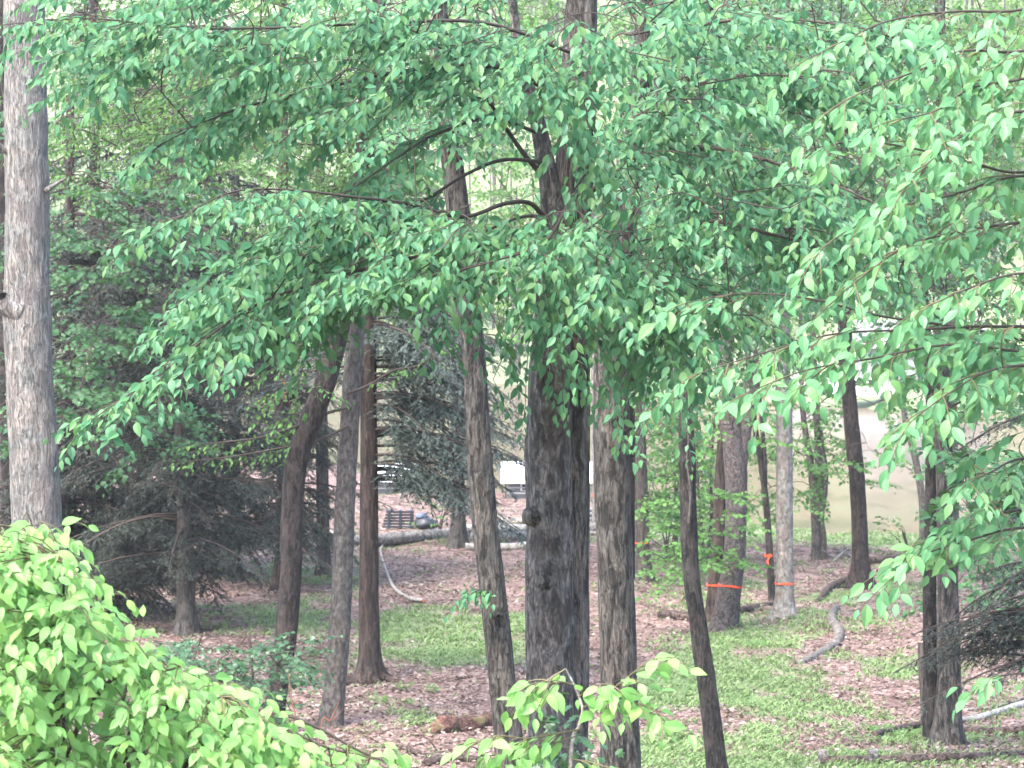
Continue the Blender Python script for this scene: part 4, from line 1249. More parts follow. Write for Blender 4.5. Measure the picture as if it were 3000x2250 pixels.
def hemlock(name, label, base_v, rows, mat, boughs, needle='needle', step=0.0135, size=0.062, top=4, group='hemlocks', visible=True, depth=None):
    p = GP(*base_v)
    d = p.y if depth is None else depth
    rows = [(base_v[0], base_v[1] + 5, rows[0][2] * 1.35)] + rows
    if depth is None:
        t, o, P, rad = trunk_tree(name, label, group, rows, d, mat, 16, base=True, flare=0.7, top=top, ridges=.04)
    else:
        t, o, P, rad = trunk_tree(name, label, group, rows[1:], d, mat, 16, flare=0.7, top=top, ridges=.04)
    C = catmull([tuple(q) for q in P], 80)
    T, sh = Tubes(), []
    for b in boughs:
        z0, z1, n, l0, l1, a0, a1, dr = b
        for _ in range(n):
            z = R.uniform(z0, z1)
            q = np.array([np.interp(z, C[:, 2], C[:, c]) for c in range(3)])
            az = math.radians(R.uniform(a0, a1))
            bough(T, sh, q, (math.cos(az), math.sin(az), R.uniform(-.1, .12)), R.uniform(l0, l1), dr)
    T.build('bough_network', M['bough'], t, o, kind='stuff')
    n = needle_mass(sh, M[needle], t, o, step, size)
    print(name, label[:20], n)
    return t, o, P


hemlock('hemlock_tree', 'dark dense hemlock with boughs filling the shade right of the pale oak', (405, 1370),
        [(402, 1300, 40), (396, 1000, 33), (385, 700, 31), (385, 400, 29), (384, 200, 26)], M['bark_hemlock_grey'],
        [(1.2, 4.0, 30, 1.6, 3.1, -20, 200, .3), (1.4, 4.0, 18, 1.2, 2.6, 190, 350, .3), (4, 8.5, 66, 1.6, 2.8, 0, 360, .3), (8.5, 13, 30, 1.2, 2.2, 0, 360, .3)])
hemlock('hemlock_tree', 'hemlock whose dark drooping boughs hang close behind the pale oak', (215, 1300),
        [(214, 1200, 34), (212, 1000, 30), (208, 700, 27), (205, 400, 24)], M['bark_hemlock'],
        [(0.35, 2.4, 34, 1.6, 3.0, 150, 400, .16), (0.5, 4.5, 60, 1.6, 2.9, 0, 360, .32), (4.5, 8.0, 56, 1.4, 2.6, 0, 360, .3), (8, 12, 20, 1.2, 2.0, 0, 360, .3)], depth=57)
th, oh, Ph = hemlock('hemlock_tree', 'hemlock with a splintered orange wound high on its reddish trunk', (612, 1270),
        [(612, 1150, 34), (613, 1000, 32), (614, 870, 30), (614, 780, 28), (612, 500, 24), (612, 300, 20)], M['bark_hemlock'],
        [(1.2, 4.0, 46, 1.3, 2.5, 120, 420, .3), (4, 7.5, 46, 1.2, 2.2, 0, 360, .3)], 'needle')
dh = Ph[0].y - .14
for k in range(14):
    x = 606 + rnd.uniform(0, 24)
    y = rnd.uniform(815, 850)
    q = W(x, y, dh - rnd.uniform(0, .05))
    w = rnd.uniform(.01, .022); L = rnd.uniform(.12, .30); dx = rnd.uniform(-.03, .06)
    o = q - oh
    link('splinter', py_mesh('splinter', [o + Vector((-w, 0, 0)), o + Vector((w, -.01, 0)), o + Vector((0, .02, 0)), o + Vector((dx, -.05, -L))], [(0, 1, 3), (1, 2, 3), (2, 0, 3), (0, 2, 1)], M['splinter']), th)
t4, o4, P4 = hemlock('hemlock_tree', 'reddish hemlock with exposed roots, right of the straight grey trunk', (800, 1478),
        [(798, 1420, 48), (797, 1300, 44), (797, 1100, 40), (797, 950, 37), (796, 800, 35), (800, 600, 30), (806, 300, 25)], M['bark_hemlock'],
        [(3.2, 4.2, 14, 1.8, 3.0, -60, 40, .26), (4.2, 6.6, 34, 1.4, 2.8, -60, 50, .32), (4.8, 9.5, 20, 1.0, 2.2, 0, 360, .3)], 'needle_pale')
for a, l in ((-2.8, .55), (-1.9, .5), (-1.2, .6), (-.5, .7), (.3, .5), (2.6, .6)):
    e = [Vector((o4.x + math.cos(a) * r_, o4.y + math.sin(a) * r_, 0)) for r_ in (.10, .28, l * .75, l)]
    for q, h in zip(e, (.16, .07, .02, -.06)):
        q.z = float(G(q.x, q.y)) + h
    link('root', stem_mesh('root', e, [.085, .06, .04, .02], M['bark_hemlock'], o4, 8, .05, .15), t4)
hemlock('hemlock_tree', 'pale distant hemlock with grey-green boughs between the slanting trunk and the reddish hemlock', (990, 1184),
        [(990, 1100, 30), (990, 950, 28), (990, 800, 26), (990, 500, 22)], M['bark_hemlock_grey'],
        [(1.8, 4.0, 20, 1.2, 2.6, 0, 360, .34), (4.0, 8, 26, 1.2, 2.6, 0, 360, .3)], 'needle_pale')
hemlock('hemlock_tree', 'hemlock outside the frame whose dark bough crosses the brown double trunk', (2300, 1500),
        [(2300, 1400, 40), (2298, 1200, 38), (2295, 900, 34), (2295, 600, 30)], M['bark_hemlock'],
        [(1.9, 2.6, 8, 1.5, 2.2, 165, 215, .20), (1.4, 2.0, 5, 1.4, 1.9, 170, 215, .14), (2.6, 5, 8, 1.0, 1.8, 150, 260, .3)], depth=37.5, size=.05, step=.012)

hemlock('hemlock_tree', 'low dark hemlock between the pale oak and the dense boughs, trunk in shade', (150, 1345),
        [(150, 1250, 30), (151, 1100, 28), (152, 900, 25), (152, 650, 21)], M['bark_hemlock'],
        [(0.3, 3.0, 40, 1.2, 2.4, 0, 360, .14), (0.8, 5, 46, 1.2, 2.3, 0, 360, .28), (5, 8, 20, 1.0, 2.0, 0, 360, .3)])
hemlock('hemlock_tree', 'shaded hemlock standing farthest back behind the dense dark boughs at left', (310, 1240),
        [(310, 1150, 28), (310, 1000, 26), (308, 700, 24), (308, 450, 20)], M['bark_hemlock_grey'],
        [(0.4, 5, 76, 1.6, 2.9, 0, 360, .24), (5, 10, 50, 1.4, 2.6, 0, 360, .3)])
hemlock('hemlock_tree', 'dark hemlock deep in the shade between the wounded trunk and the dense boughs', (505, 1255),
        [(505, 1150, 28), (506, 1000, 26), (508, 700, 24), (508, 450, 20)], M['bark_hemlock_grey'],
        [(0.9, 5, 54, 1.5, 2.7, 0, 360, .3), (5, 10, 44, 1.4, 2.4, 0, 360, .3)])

# dark green maple sapling under the hemlocks
p = GP(560, 1560)
tm = thing('maple_sapling', 'low dark green maple sapling spreading below the leaning reddish trunk', 'sapling', Vector((W(540, 1500, 36).x, 36, float(G(W(540, 1500, 36).x, 36)))))
om = tm.location.copy()
link('stem', stem_mesh('stem', [om + Vector((0, 0, -.05)), om + Vector((.05, 0, .8)), om + Vector((0, -.05, 1.7)), W(520, 1390, 36)], [.025, .02, .015, .006], M['twig'], om, 7, .08, .05), tm)
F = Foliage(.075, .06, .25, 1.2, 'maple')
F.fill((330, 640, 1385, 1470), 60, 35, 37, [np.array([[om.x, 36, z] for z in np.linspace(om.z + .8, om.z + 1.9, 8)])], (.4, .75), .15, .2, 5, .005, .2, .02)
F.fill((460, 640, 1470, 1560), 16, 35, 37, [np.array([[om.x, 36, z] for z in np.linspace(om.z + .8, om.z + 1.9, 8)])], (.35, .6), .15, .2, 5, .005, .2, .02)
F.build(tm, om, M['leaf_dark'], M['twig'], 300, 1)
px_ = W(2250, 1500, 29).x
tm = thing('maple_sapling', 'dark green big-leaved maple sapling between the beech boughs and the pond', 'sapling', Vector((px_, 29, float(G(px_, 29)))))
om = tm.location.copy()
stp = [om + Vector((0, 0, -.05)), om + Vector((-.05, 0, 1.4)), W(2225, 1180, 29), W(2150, 1020, 29)]
link('stem', stem_mesh('stem', stp, [.028, .022, .016, .006], M['twig'], om, 7, .08, .05), tm)
F = Foliage(.125, .085, .45, .9, 'maple')
nd = [nodes_of(stp, 20, .4)]
F.fill((2030, 2090, 950, 1050), 8, 28.4, 29.4, nd, (.3, .5), .2, 0, 4, .005, .2, .05)
F.fill((2070, 2210, 950, 1130), 20, 28.4, 29.6, nd, (.35, .6), .2, .0, 4, .005, .2, .05)
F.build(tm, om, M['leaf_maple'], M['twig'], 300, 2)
# dark sprouts at the foot of the main stems
p = W(1225, 1600, 19.5)
ts2 = thing('maple_sprout', 'small dark green maple sprout at the foot of the central stems', 'sapling', Vector((p.x, 19.5, float(G(p.x, 19.5)))))
osp = ts2.location.copy()
link('stem', stem_mesh('stem', [osp - Vector((0, 0, .03)), osp + Vector((.02, 0, .4)), W(1225, 1570, 19.5)], [.008, .006, .003], M['twig'], osp, 6, .05, .05), ts2)
F = Foliage(.095, .08, .5, .8, 'maple')
F.fill((1165, 1290, 1530, 1650), 16, 19.2, 19.9, [np.array([[osp.x, 19.5, z] for z in np.linspace(osp.z + .2, osp.z + .8, 8)])], (.15, .3), .2, .1, 2, .003, .2, .05)
F.build(ts2, osp, M['leaf_dark'], M['twig'], 300, 2)

# red thin stalks by the shrub
for k, (x0, y0, x1, y1, lab) in enumerate([(690, 1600, 735, 1510, 'thin red cane crossing the foot of the straight grey trunk'), (560, 1640, 540, 1490, 'thin red cane rising through the lime shrub'), (640, 1600, 620, 1440, 'thin red cane in front of the leaning trunk foot')]):
    d = 13.0
    a, b = W(x0, y0, d), W(x1, y1, d)
    o = Vector((a.x - (b.x - a.x) * .6, d, float(G(a.x, d))))
    tt = thing('red_cane', lab, 'cane', o, 'red canes')
    link('cane', stem_mesh('cane', [o - Vector((0, 0, .03)), a, (a + b) / 2 + Vector((.004, 0, 0)), b], [.004, .003, .0025, .001], M['twig_red'], o, 6, .05, .05), tt)
    link('side_twig', stem_mesh('side_twig', [(a + b) / 2 + Vector((.015, 0, 0)), (a + b) / 2 + Vector((.06, 0, .05))], [.002, .001], M['twig_red'], o, 5, .03, .05), tt)

# ------------------------------------------------------------------ fallen wood
def log(name, label, pts_v, r, mat, group='fallen wood', cap=True, lift=0.75, sides=12, twigs=0, cutmat=None, rough=.14):
    P = []
    for q in pts_v:
        g = GP(q[0], q[1])
        h = q[2] if len(q) > 2 else 0
        P.append(g + Vector((0, 0, h)))
    rr = r if isinstance(r, (list, tuple)) else [r] * len(P)
    P = [p + Vector((0, 0, a * lift)) for p, a in zip(P, rr)]
    o = sum(P, Vector()) / len(P)
    o.z = float(G(o.x, o.y))
    t = thing(name, label, 'log' if max(rr) > .05 else 'branch', o, group)
    link('shaft', stem_mesh('shaft', P, rr, mat, o, sides, .08, rough, .07, 0, seed=rnd.random() * 9, cap=True), t)
    if cutmat:
        for i, j in ((0, 1), (-1, -2)):
            dv = (P[i] - P[j]).normalized()
            ref = dv.cross(Vector((0, 0, 1))).normalized()
            up = ref.cross(dv)
            c = P[i] + dv * (.04 * rr[i] + .006) - o
            v = [c + (ref * math.cos(a) + up * math.sin(a)) * rr[i] * .86 for a in np.linspace(0, 2 * math.pi, 13)[:-1]]
            link('cut_end', py_mesh('cut_end', v, [tuple(range(12))], cutmat), t)
    for k in range(twigs):
        u = rnd.uniform(.2, .9)
        q = P[0].lerp(P[-1], u)
        e = q + Vector((rnd.uniform(-.4, .4), rnd.uniform(-.3, .3), rnd.uniform(.05, .35)))
        link('side_twig', stem_mesh('side_twig', [q, (q + e) / 2 + Vector((0, 0, .05)), e], [.015, .01, .005], mat, o, 5, .06, .1), t)
    return t


log('fallen_timber', 'thick pale fallen trunk lying in front of the dark pallet', [(655, 1192), (780, 1182), (900, 1172), (1010, 1160)], [.15, .165, .16, .13], M['wood_log'], cutmat=M['cut_wood'], rough=.2, twigs=3)
log('fallen_timber', 'slim pale log lying left behind the grey trunks', [(640, 1175), (700, 1168), (760, 1160)], .12, M['wood_pale'])
for k, (a, b, c, d_, r_, lab) in enumerate([(1005, 1190, 1150, 1186, .10, 'lowest pale log in the pile between the slanting and central trunks'), (1020, 1168, 1152, 1166, .13, 'second log up in the pile between the slanting and central trunks'),
                                            (1010, 1150, 1152, 1150, .13, 'third log up in the pile between the slanting and central trunks'), (1050, 1136, 1152, 1132, .12, 'topmost log in the pile between the slanting and central trunks')]):
    log('stacked_log', lab, [(a, b), ((a + c) / 2, (b + d_) / 2 + 2), (c, d_)], r_, M['wood_log'] if k % 2 else M['wood_pale'], 'log pile')
for k in range(6):
    y = 1160 - k * 9
    log('stacked_pole', ['lowest', 'second lowest', 'third', 'fourth', 'second highest', 'highest'][k] + ' pole in the woodpile glimpsed right of the central stems',
        [(1262 - 3 * k, y, 0), (1300, y - 2 - (6 if k > 3 else 0), 0), (1372 + 4 * k, y - 3 + k * 3, 0)], .075 + .015 * (k % 2), M['wood_log'], 'woodpile poles', sides=9)
log('bleached_branch', 'bleached crooked branch lying in the litter right of the reddish hemlock', [(828, 1176), (822, 1192), (832, 1230), (850, 1272), (880, 1296), (915, 1307)], [.012, .022, .026, .034, .036, .045], M['wood_pale'], cutmat=M['splinter'], lift=1.0, rough=.3, twigs=4)
log('curved_log', 'grey snaking log curving through the litter below the pale trunk', [(1806, 1316), (1796, 1340), (1812, 1368), (1808, 1392), (1780, 1412), (1740, 1430), (1716, 1436)], [.07, .09, .10, .095, .08, .06, .025], M['wood_grey'], lift=.35, rough=.20, twigs=2)
log('rotten_log', 'rotten broken log with a pale torn end left of the leaning ribboned pair', [(1428, 1338), (1460, 1340), (1500, 1342)], [.09, .10, .09], M['wood_rot'], cutmat=M['cut_wood'])
log('rotten_log', 'long rusty log behind the pale trunk and the forked one', [(1560, 1330), (1620, 1322), (1672, 1308)], [.06, .07, .06], M['wood_rot'])
log('rotten_log', 'dark log end on the ground right of the dark straight trunk', [(1878, 1222), (1920, 1216), (1960, 1206)], [.09, .09, .06], M['wood_rot'])
log('rotten_log', 'twisted root-like log at the foot of the dark straight trunk', [(1766, 1302), (1790, 1280), (1815, 1266), (1846, 1258)], [.05, .08, .09, .08], M['wood_rot'])
log('rotten_log', 'small dark log below the woodland edge left of the clearing stems', [(1416, 1218), (1450, 1210), (1480, 1214)], [.08, .09, .06], M['wood_rot'])
log('mossy_log', 'hollow mossy log with a red rotten edge at the bottom of the picture', [(930, 1592), (960, 1585), (1000, 1578), (1050, 1570), (1095, 1566)], [.07, .15, .12, .14, .06], M['moss_log'], lift=.35, rough=.6, twigs=2)
log('fallen_branch', 'thin red-brown branch lying below the mossy log', [(865, 1622), (930, 1640), (1000, 1645), (1075, 1648)], [.03, .035, .03, .03], M['wood_rot'], twigs=2)
log('fallen_branch', 'rotten red stick at the bottom edge under the mossy log', [(920, 1656), (980, 1652), (1030, 1650)], [.06, .06, .04], M['wood_rot'])
log('fallen_branch', 'short dark stick on the litter left of the slanting trunk', [(980, 1474), (1000, 1470), (1022, 1466)], [.02, .02, .015], M['wood_rot'])
log('fallen_log', 'reddish log running behind the foot of the brown double trunk', [(1885, 1596), (1950, 1582), (2015, 1572)], [.055, .06, .06], M['wood_rot'])
log('fallen_log', 'reddish log right of the foot of the brown double trunk', [(2070, 1585), (2140, 1590), (2230, 1586)], [.06, .065, .07], M['wood_rot'])
log('bleached_log', 'white barkless log right of the brown double trunk', [(2074, 1566), (2130, 1554), (2230, 1526)], [.04, .055, .06], M['wood_pale'])
log('fallen_branch', 'thin grey branch parallel to the white barkless log', [(2080, 1542), (2150, 1532), (2230, 1508)], [.02, .022, .02], M['wood_log'])
for k, (x0, y0, x1, y1, lab) in enumerate([(1790, 1180, 1860, 1220, 'grey brush stick pointing at the dark straight trunk'), (1800, 1215, 1850, 1180, 'pale brush stick crossing another before the pond'), (1750, 1205, 1830, 1210, 'low brush stick beside the triple stems'), (1500, 1190, 1560, 1180, 'brush stick in the green behind the thin dark trunk'), (1300, 1270, 1340, 1255, 'short dark stick by the central stems')]):
    log('brush_stick', lab, [(x0, y0), ((x0 + x1) / 2, (y0 + y1) / 2, .06), (x1, y1)], [.02, .018, .01], M['wood_pale'] if k % 2 else M['wood_log'], 'brush sticks', sides=7, twigs=2)
# low rail at the bottom edge
rl = log('edging_rail', 'dark timber rail with short posts along the bottom right edge', [(1775, 1655), (1900, 1653), (2050, 1648), (2230, 1642)], [.07, .07, .07, .07], M['wood_rot'], None)
for vx in (1777, 1886):
    g = GP(vx, 1657)
    o = rl.location
    w, h = .06, .20
    c = g - o
    v = [c + Vector((sx_ * w, sy * w, z)) for z in (-.05, h) for sx_, sy in ((-1, -1), (1, -1), (1, 1), (-1, 1))]
    link('post', py_mesh('post', v, [(3, 2, 1, 0), (4, 5, 6, 7), (0, 1, 5, 4), (1, 2, 6, 5), (2, 3, 7, 6), (3, 0, 4, 7)], M['wood_log']), rl)
# pale rod by the stump
p = GP(2028, 1560)
a = W(2022, 1400, p.y - .3)
tt = thing('marker_rod', 'thin yellowish rod standing before the sawn stump', 'rod', Vector((p.x, p.y - .3, float(G(p.x, p.y - .3)))))
link('shaft', stem_mesh('shaft', [tt.location - Vector((0, 0, .05)), a], [.010, .008], plain('rod_paint', (.55, .5, .28)), tt.location, 8, .1, .0), tt)
link('tip', stem_mesh('tip', [a, a + Vector((0, 0, .04))], [.010, .006], M['wood_pale'], tt.location, 8, .02, .0), tt)


# ------------------------------------------------------------------ man-made things by the pond
def box(name, lo, hi, mat, parent, bevel=0.0):
    x0, y0, z0 = lo; x1, y1, z1 = hi
    v = [(x0, y0, z0), (x1, y0, z0), (x1, y1, z0), (x0, y1, z0), (x0, y0, z1), (x1, y0, z1), (x1, y1, z1), (x0, y1, z1)]
    me = py_mesh(name, v, [(3, 2, 1, 0), (4, 5, 6, 7), (0, 1, 5, 4), (1, 2, 6, 5), (2, 3, 7, 6), (3, 0, 4, 7)], mat)
    o = link(name, me, parent)
    if bevel:
        b = o.modifiers.new('bevel', 'BEVEL'); b.width = bevel; b.segments = 2
    return o


def shed(label, vx0, vx1, vy_top, vy_base, d, wall, roofm, pitch_right=True):
    a, b = W(vx0, vy_base, d), W(vx1, vy_base, d)
    zt = W(vx0, vy_top, d).z
    o = Vector(((a.x + b.x) / 2, d, float(G((a.x + b.x) / 2, d))))
    t = thing('lakeside_shed', label, 'shed', o, 'white roofed sheds')
    w = (b.x - a.x) / 2
    h = zt - o.z
    e = h * .62
    box('wall', (-w * .86, 0.2, -.05), (w * .86, 2.2, e), wall, t)
    # two roof slopes facing the viewer and away
    for nm, y0, y1 in (('roof_slope', -.25, 1.2), ('roof_slope', 2.65, 1.2)):
        v = [(-w, y0, e - .12), (w, y0, e - .12), (w * 1.0, y1, h), (-w * 1.0, y1, h), (-w, y0, e - .05), (w, y0, e - .05), (w, y1, h + .07), (-w, y1, h + .07)]
        link(nm, py_mesh(nm, v, [(3, 2, 1, 0), (4, 5, 6, 7), (0, 1, 5, 4), (1, 2, 6, 5), (2, 3, 7, 6), (3, 0, 4, 7)], roofm), t)
    for sx_ in (-.9, 0.0, .9):
        box('post', (sx_ * w - .03, -.15, -.05), (sx_ * w + .03, -.09, e - .1), M['bark_grey'], t)
    for z in (.35, .6):
        box('rail', (-w * .88, -.13, z * e), (w * .88, -.09, z * e + .04), M['grey_wall'], t)
    for sx_ in (-.45, .45):
        win = box('window', (sx_ * w - .22, .17, e * .45), (sx_ * w + .22, .195, e * .8), M['white_paint'], t)
        box('pane', (sx_ * w - .17, .15, e * .49), (sx_ * w + .17, .168, e * .76), M['glass_dark'], win)
    return t


shed('white roofed shed at the pond edge left of the central stems', 1082, 1290, 1006, 1120, 92, M['grey_wall'], M['roof_white'])
shed('white shed half hidden behind the boughs of the reddish hemlock', 785, 900, 1010, 1125, 95, M['grey_wall'], M['roof_white'])
# stack of dark slatted pallets
g = GP(868, 1150)
g.y += .5; g.z = float(G(g.x, g.y))
tp = thing('slatted_pallet', 'dark slatted pallet leaning behind the thick fallen trunk', 'pallet', g)
for k in range(6):
    v0 = -.55 + .02 * k
    box('slat', (v0, -.02 + .07 * k, .03 + .075 * k), (.30, .04 + .07 * k, .085 + .075 * k), M['dark_plastic'], tp)
for x in (-.40, -.1, .2):
    box('bearer', (x, .03, .0), (x + .07, .55, .5), M['dark_plastic'], tp)
g2 = g + Vector((.62, .1, 0))
tb = thing('tarp_bundle', 'lumpy blue-black bundle beside the dark slatted pallet', 'bundle', g2)
def blob(name, r, mat, parent, loc, seed):
    v, f = [], []
    n, m = 16, 10
    for i in range(m + 1):
        ph = math.pi * i / m
        for j in range(n):
            th = 2 * math.pi * j / n
            q = Vector((math.sin(ph) * math.cos(th), math.sin(ph) * math.sin(th), math.cos(ph)))
            k = 1 + .3 * noise.noise(q * 1.6 + Vector((seed, 0, 0)))
            v.append(Vector(loc) + Vector((q.x * r[0] * k, q.y * r[1] * k, q.z * r[2] * k)))
    for i in range(m):
        for j in range(n):
            f.append((i * n + j, (i + 1) * n + j, (i + 1) * n + (j + 1) % n, i * n + (j + 1) % n))
    return link(name, py_mesh(name, v, f, mat, True), parent)
blob('lower_wrap', (.34, .25, .17), M['dark_plastic'], tb, (0, 0, .14), 1)
blob('upper_wrap', (.17, .15, .09), M['blue_tarp'], tb, (-.1, 0, .33), 4)

# white boat cover at the shore
g = GP(1975, 1150)
tc_ = thing('white_canopy', 'white sloping canopy on the grass beside the pond', 'canopy', g)
w0 = W(1940, 1150, g.y).x - g.x
hz = W(1975, 1095, g.y).z - g.z
v = [(w0, -.6, .05), (.9, -.6, hz), (2.2, -.6, .3), (w0, 1.6, .05), (.9, 1.6, hz), (2.2, 1.6, .3)]
v = v + [(a_, b_, c_ + .03) for a_, b_, c_ in v]
link('cover', py_mesh('cover', v, [(0, 1, 4, 3), (1, 2, 5, 4), (6, 9, 10, 7), (7, 10, 11, 8), (0, 6, 7, 1), (1, 7, 8, 2), (3, 4, 10, 9), (4, 5, 11, 10), (0, 3, 9, 6), (2, 8, 11, 5)], M['roof_white']), tc_)
for x, y in ((.9, -.55), (.9, 1.55), (2.1, -.55), (2.1, 1.55)):
    box('pole', (x - .02, y - .02, -.05), (x + .02, y + .02, hz - .02 if x < 1 else .32), M['grey_wall'], tc_)


def parked_car(label, vx, vy, d, rz, body):
    q = W(vx, vy, d)
    o = Vector((q.x, d, float(G(q.x, d))))
    t = thing('parked_car', label, 'car', o, 'vehicles across the pond')
    t.rotation_euler = (0, 0, rz)
    prof = [(-2.1, .35), (-2.1, .85), (-1.2, .95), (-.7, 1.45), (.9, 1.5), (1.6, 1.0), (2.1, .9), (2.1, .35)]
    v = [(x, -.85, z) for x, z in prof] + [(x, .85, z) for x, z in prof]
    n = len(prof)
    f = [tuple(range(n)), tuple(range(2 * n - 1, n - 1, -1))] + [(i, i + n, (i + 1) % n + n, (i + 1) % n) for i in range(n)]
    b = link('body', py_mesh('body', v, f, body), t)
    md = b.modifiers.new('bevel', 'BEVEL'); md.width = .06; md.segments = 2
    for y in (-.865, .865):
        w = [(-1.0, y, 1.0), (-.62, y, 1.36), (.1, y, 1.4), (.1, y, 1.0)]
        w2 = [(.2, y, 1.0), (.2, y, 1.4), (.82, y, 1.42), (1.3, y, 1.02)]
        for ww in (w, w2):
            link('window', py_mesh('window', ww, [(0, 1, 2, 3)], M['glass_dark']), t)
    for x in (-1.3, 1.3):
        for y in (-.8, .8):
            vv, ff = [], []
            for k in range(16):
                a_ = 2 * math.pi * k / 16
                for yy in (-.1, .1):
                    vv.append((x + .33 * math.cos(a_), y + yy, .33 + .33 * math.sin(a_)))
            for k in range(16):
                a_, b_ = 2 * k, 2 * ((k + 1) % 16)
                ff.append((a_, b_, b_ + 1, a_ + 1))
            ff += [tuple(range(0, 32, 2)), tuple(range(31, 0, -2))]
            link('wheel', py_mesh('wheel', vv, ff, M['rubber']), t)


for vx, rz, lab, m_ in [(1745, .1, 'white car across the pond, left of the dark straight trunk', 'white_paint'), (1868, -.1, 'white car across the pond, right of the dark straight trunk', 'white_paint')]:
    xx = W(vx, 840, 195).x
    parked_car(lab, vx, 840, float(shore_far(xx)) + 4.0, rz, M[m_])

# far cottage on the bank
xx = W(1960, 700, 205).x
yy = float(shore_far(xx)) + 14
oc = Vector((xx, yy, float(G(xx, yy))))
tc2 = thing('cottage', 'pale cottage across the pond glimpsed through leaves at right', 'house', oc)
box('wall', (-4, 0, -.5), (4, 6, 2.6), M['grey_wall'], tc2)
v = [(-4.4, -.4, 2.5), (4.4, -.4, 2.5), (4.4, 3, 4.4), (-4.4, 3, 4.4), (-4.4, 6.4, 2.5), (4.4, 6.4, 2.5)]
link('roof', py_mesh('roof', v, [(0, 1, 2, 3), (3, 2, 5, 4), (0, 3, 4), (1, 5, 2)], M['grey_wall']), tc2)
for x in (-2.6, 2.4):
    wv = box('window', (x - .55, -.04, .9), (x + .55, -.002, 2.0), M['grey_wall'], tc2)
    box('pane', (x - .45, -.07, 1.0), (x + .45, -.042, 1.9), M['glass_dark'], wv)
box('door', (-.45, -.05, -.1), (.45, -.002, 1.95), M['turquoise'], tc2)

# ------------------------------------------------------------------ floor cover
def scatter(n, d0, d1, keep):
    """points on the floor within the field of view and a margin"""
    y = d0 * (d1 / d0) ** R.random(n * 3)
    x = R.uniform(-1, 1, n * 3) * (y * 0.185 + 0.8)
    z = G(x, y)
    g = green_at(x, y, z)
    ok = keep(x, y, g) & (y < shore_near(x) - 1.3)
    x, y, z, g = x[ok][:n], y[ok][:n], z[ok][:n], g[ok][:n]
    return x, y, z, g


# leaf litter
x, y, z, g = scatter(78000, 34, 96, lambda x, y, g: R.random(len(x)) > np.clip(g * 1.2 - .1, 0, .92))
n = len(x)
ang = R.uniform(0, 2 * np.pi, n)
a = np.stack([np.cos(ang), np.sin(ang), R.normal(.12, .28, n)], -1)
nn = np.stack([R.normal(0, .45, n), R.normal(-.15, .45, n), np.ones(n)], -1)
L_ = Leaves(); L_.add(np.stack([x, y, z + .012 + R.random(n) * .03], -1), a, nn, R.uniform(.05, .105, n))
leaf_mass('leaf_litter', L_.arrays(), 'ovate', 0, M['litter'], None, (0, 0, 0))
lit = bpy.data.objects['foliage'] if False else bpy.data.objects['leaf_litter']
lit['label'] = 'brown and pinkish fallen leaves covering the forest floor'
lit['category'] = 'leaf litter'

# grass and low herbs
x, y, z, g = scatter(34000, 33, 98, lambda x, y, g: R.random(len(x)) < np.clip(g * 1.3 - .15, 0.02, 1))
bl = 6
n = len(x)
X = np.repeat(np.stack([x, y, z], -1), bl, 0) + np.concatenate([R.normal(0, .06, (n * bl, 2)), np.zeros((n * bl, 1))], 1)
ang = R.uniform(0, 2 * np.pi, n * bl)
lean = R.uniform(.25, 1.1, n * bl)
D = np.stack([np.cos(ang) * lean, np.sin(ang) * lean, np.ones(n * bl)], -1)
D /= np.linalg.norm(D, axis=1)[:, None]
h = np.repeat(R.uniform(.05, .15, n), bl) * R.uniform(.6, 1.25, n * bl)
wv = np.stack([-np.sin(ang + .8), np.cos(ang + .8), np.zeros(n * bl)], -1) * (R.uniform(.007, .020, n * bl))[:, None]
mid = X + D * (h * .55)[:, None]
V = np.stack([X - wv * .6, mid - wv, X + D * h[:, None] + np.stack([np.cos(ang), np.sin(ang), -np.ones(n * bl) * .5], -1) * (h * .3)[:, None], mid + wv], 1).reshape(-1, 3)
gr = link('grass', np_mesh('grass', V, np.arange(n * bl * 4).reshape(-1, 4), M['grass'], False), kind='stuff')
gr['label'] = 'pale green grass and low herbs in patches on the forest floor'
gr['category'] = 'grass'

# ferns: each a rosette of fronds
def fern(p, size, label):
    t = thing('fern', label, 'fern', p, 'ferns on the forest floor')
    k = rnd.randint(6, 9)
    for i in range(k):
        az = 2 * math.pi * i / k + rnd.uniform(-.3, .3)
        ln = size * rnd.uniform(.7, 1.1)
        v, f = [], []
        steps = 8
        dx, dy = math.cos(az), math.sin(az)
        for s in range(steps):
            u = s / (steps - 1)
            c = Vector((dx * ln * u * .75, dy * ln * u * .75, ln * (.95 * u - .55 * u * u)))
            w = ln * .26 * math.sin(math.pi * min(1, .15 + u * .9)) + .004
            for sg in (-1, 1):
                b0 = len(v)
                tip = c + Vector((-dy * sg * w + dx * w * .35, dx * sg * w + dy * w * .35, -w * .2))
                v += [c, c + Vector((dx, dy, .4)) * ln * .075, tip]
                f.append((b0, b0 + 1, b0 + 2))
        link('frond', py_mesh('frond', v, f, M['fern']), t)


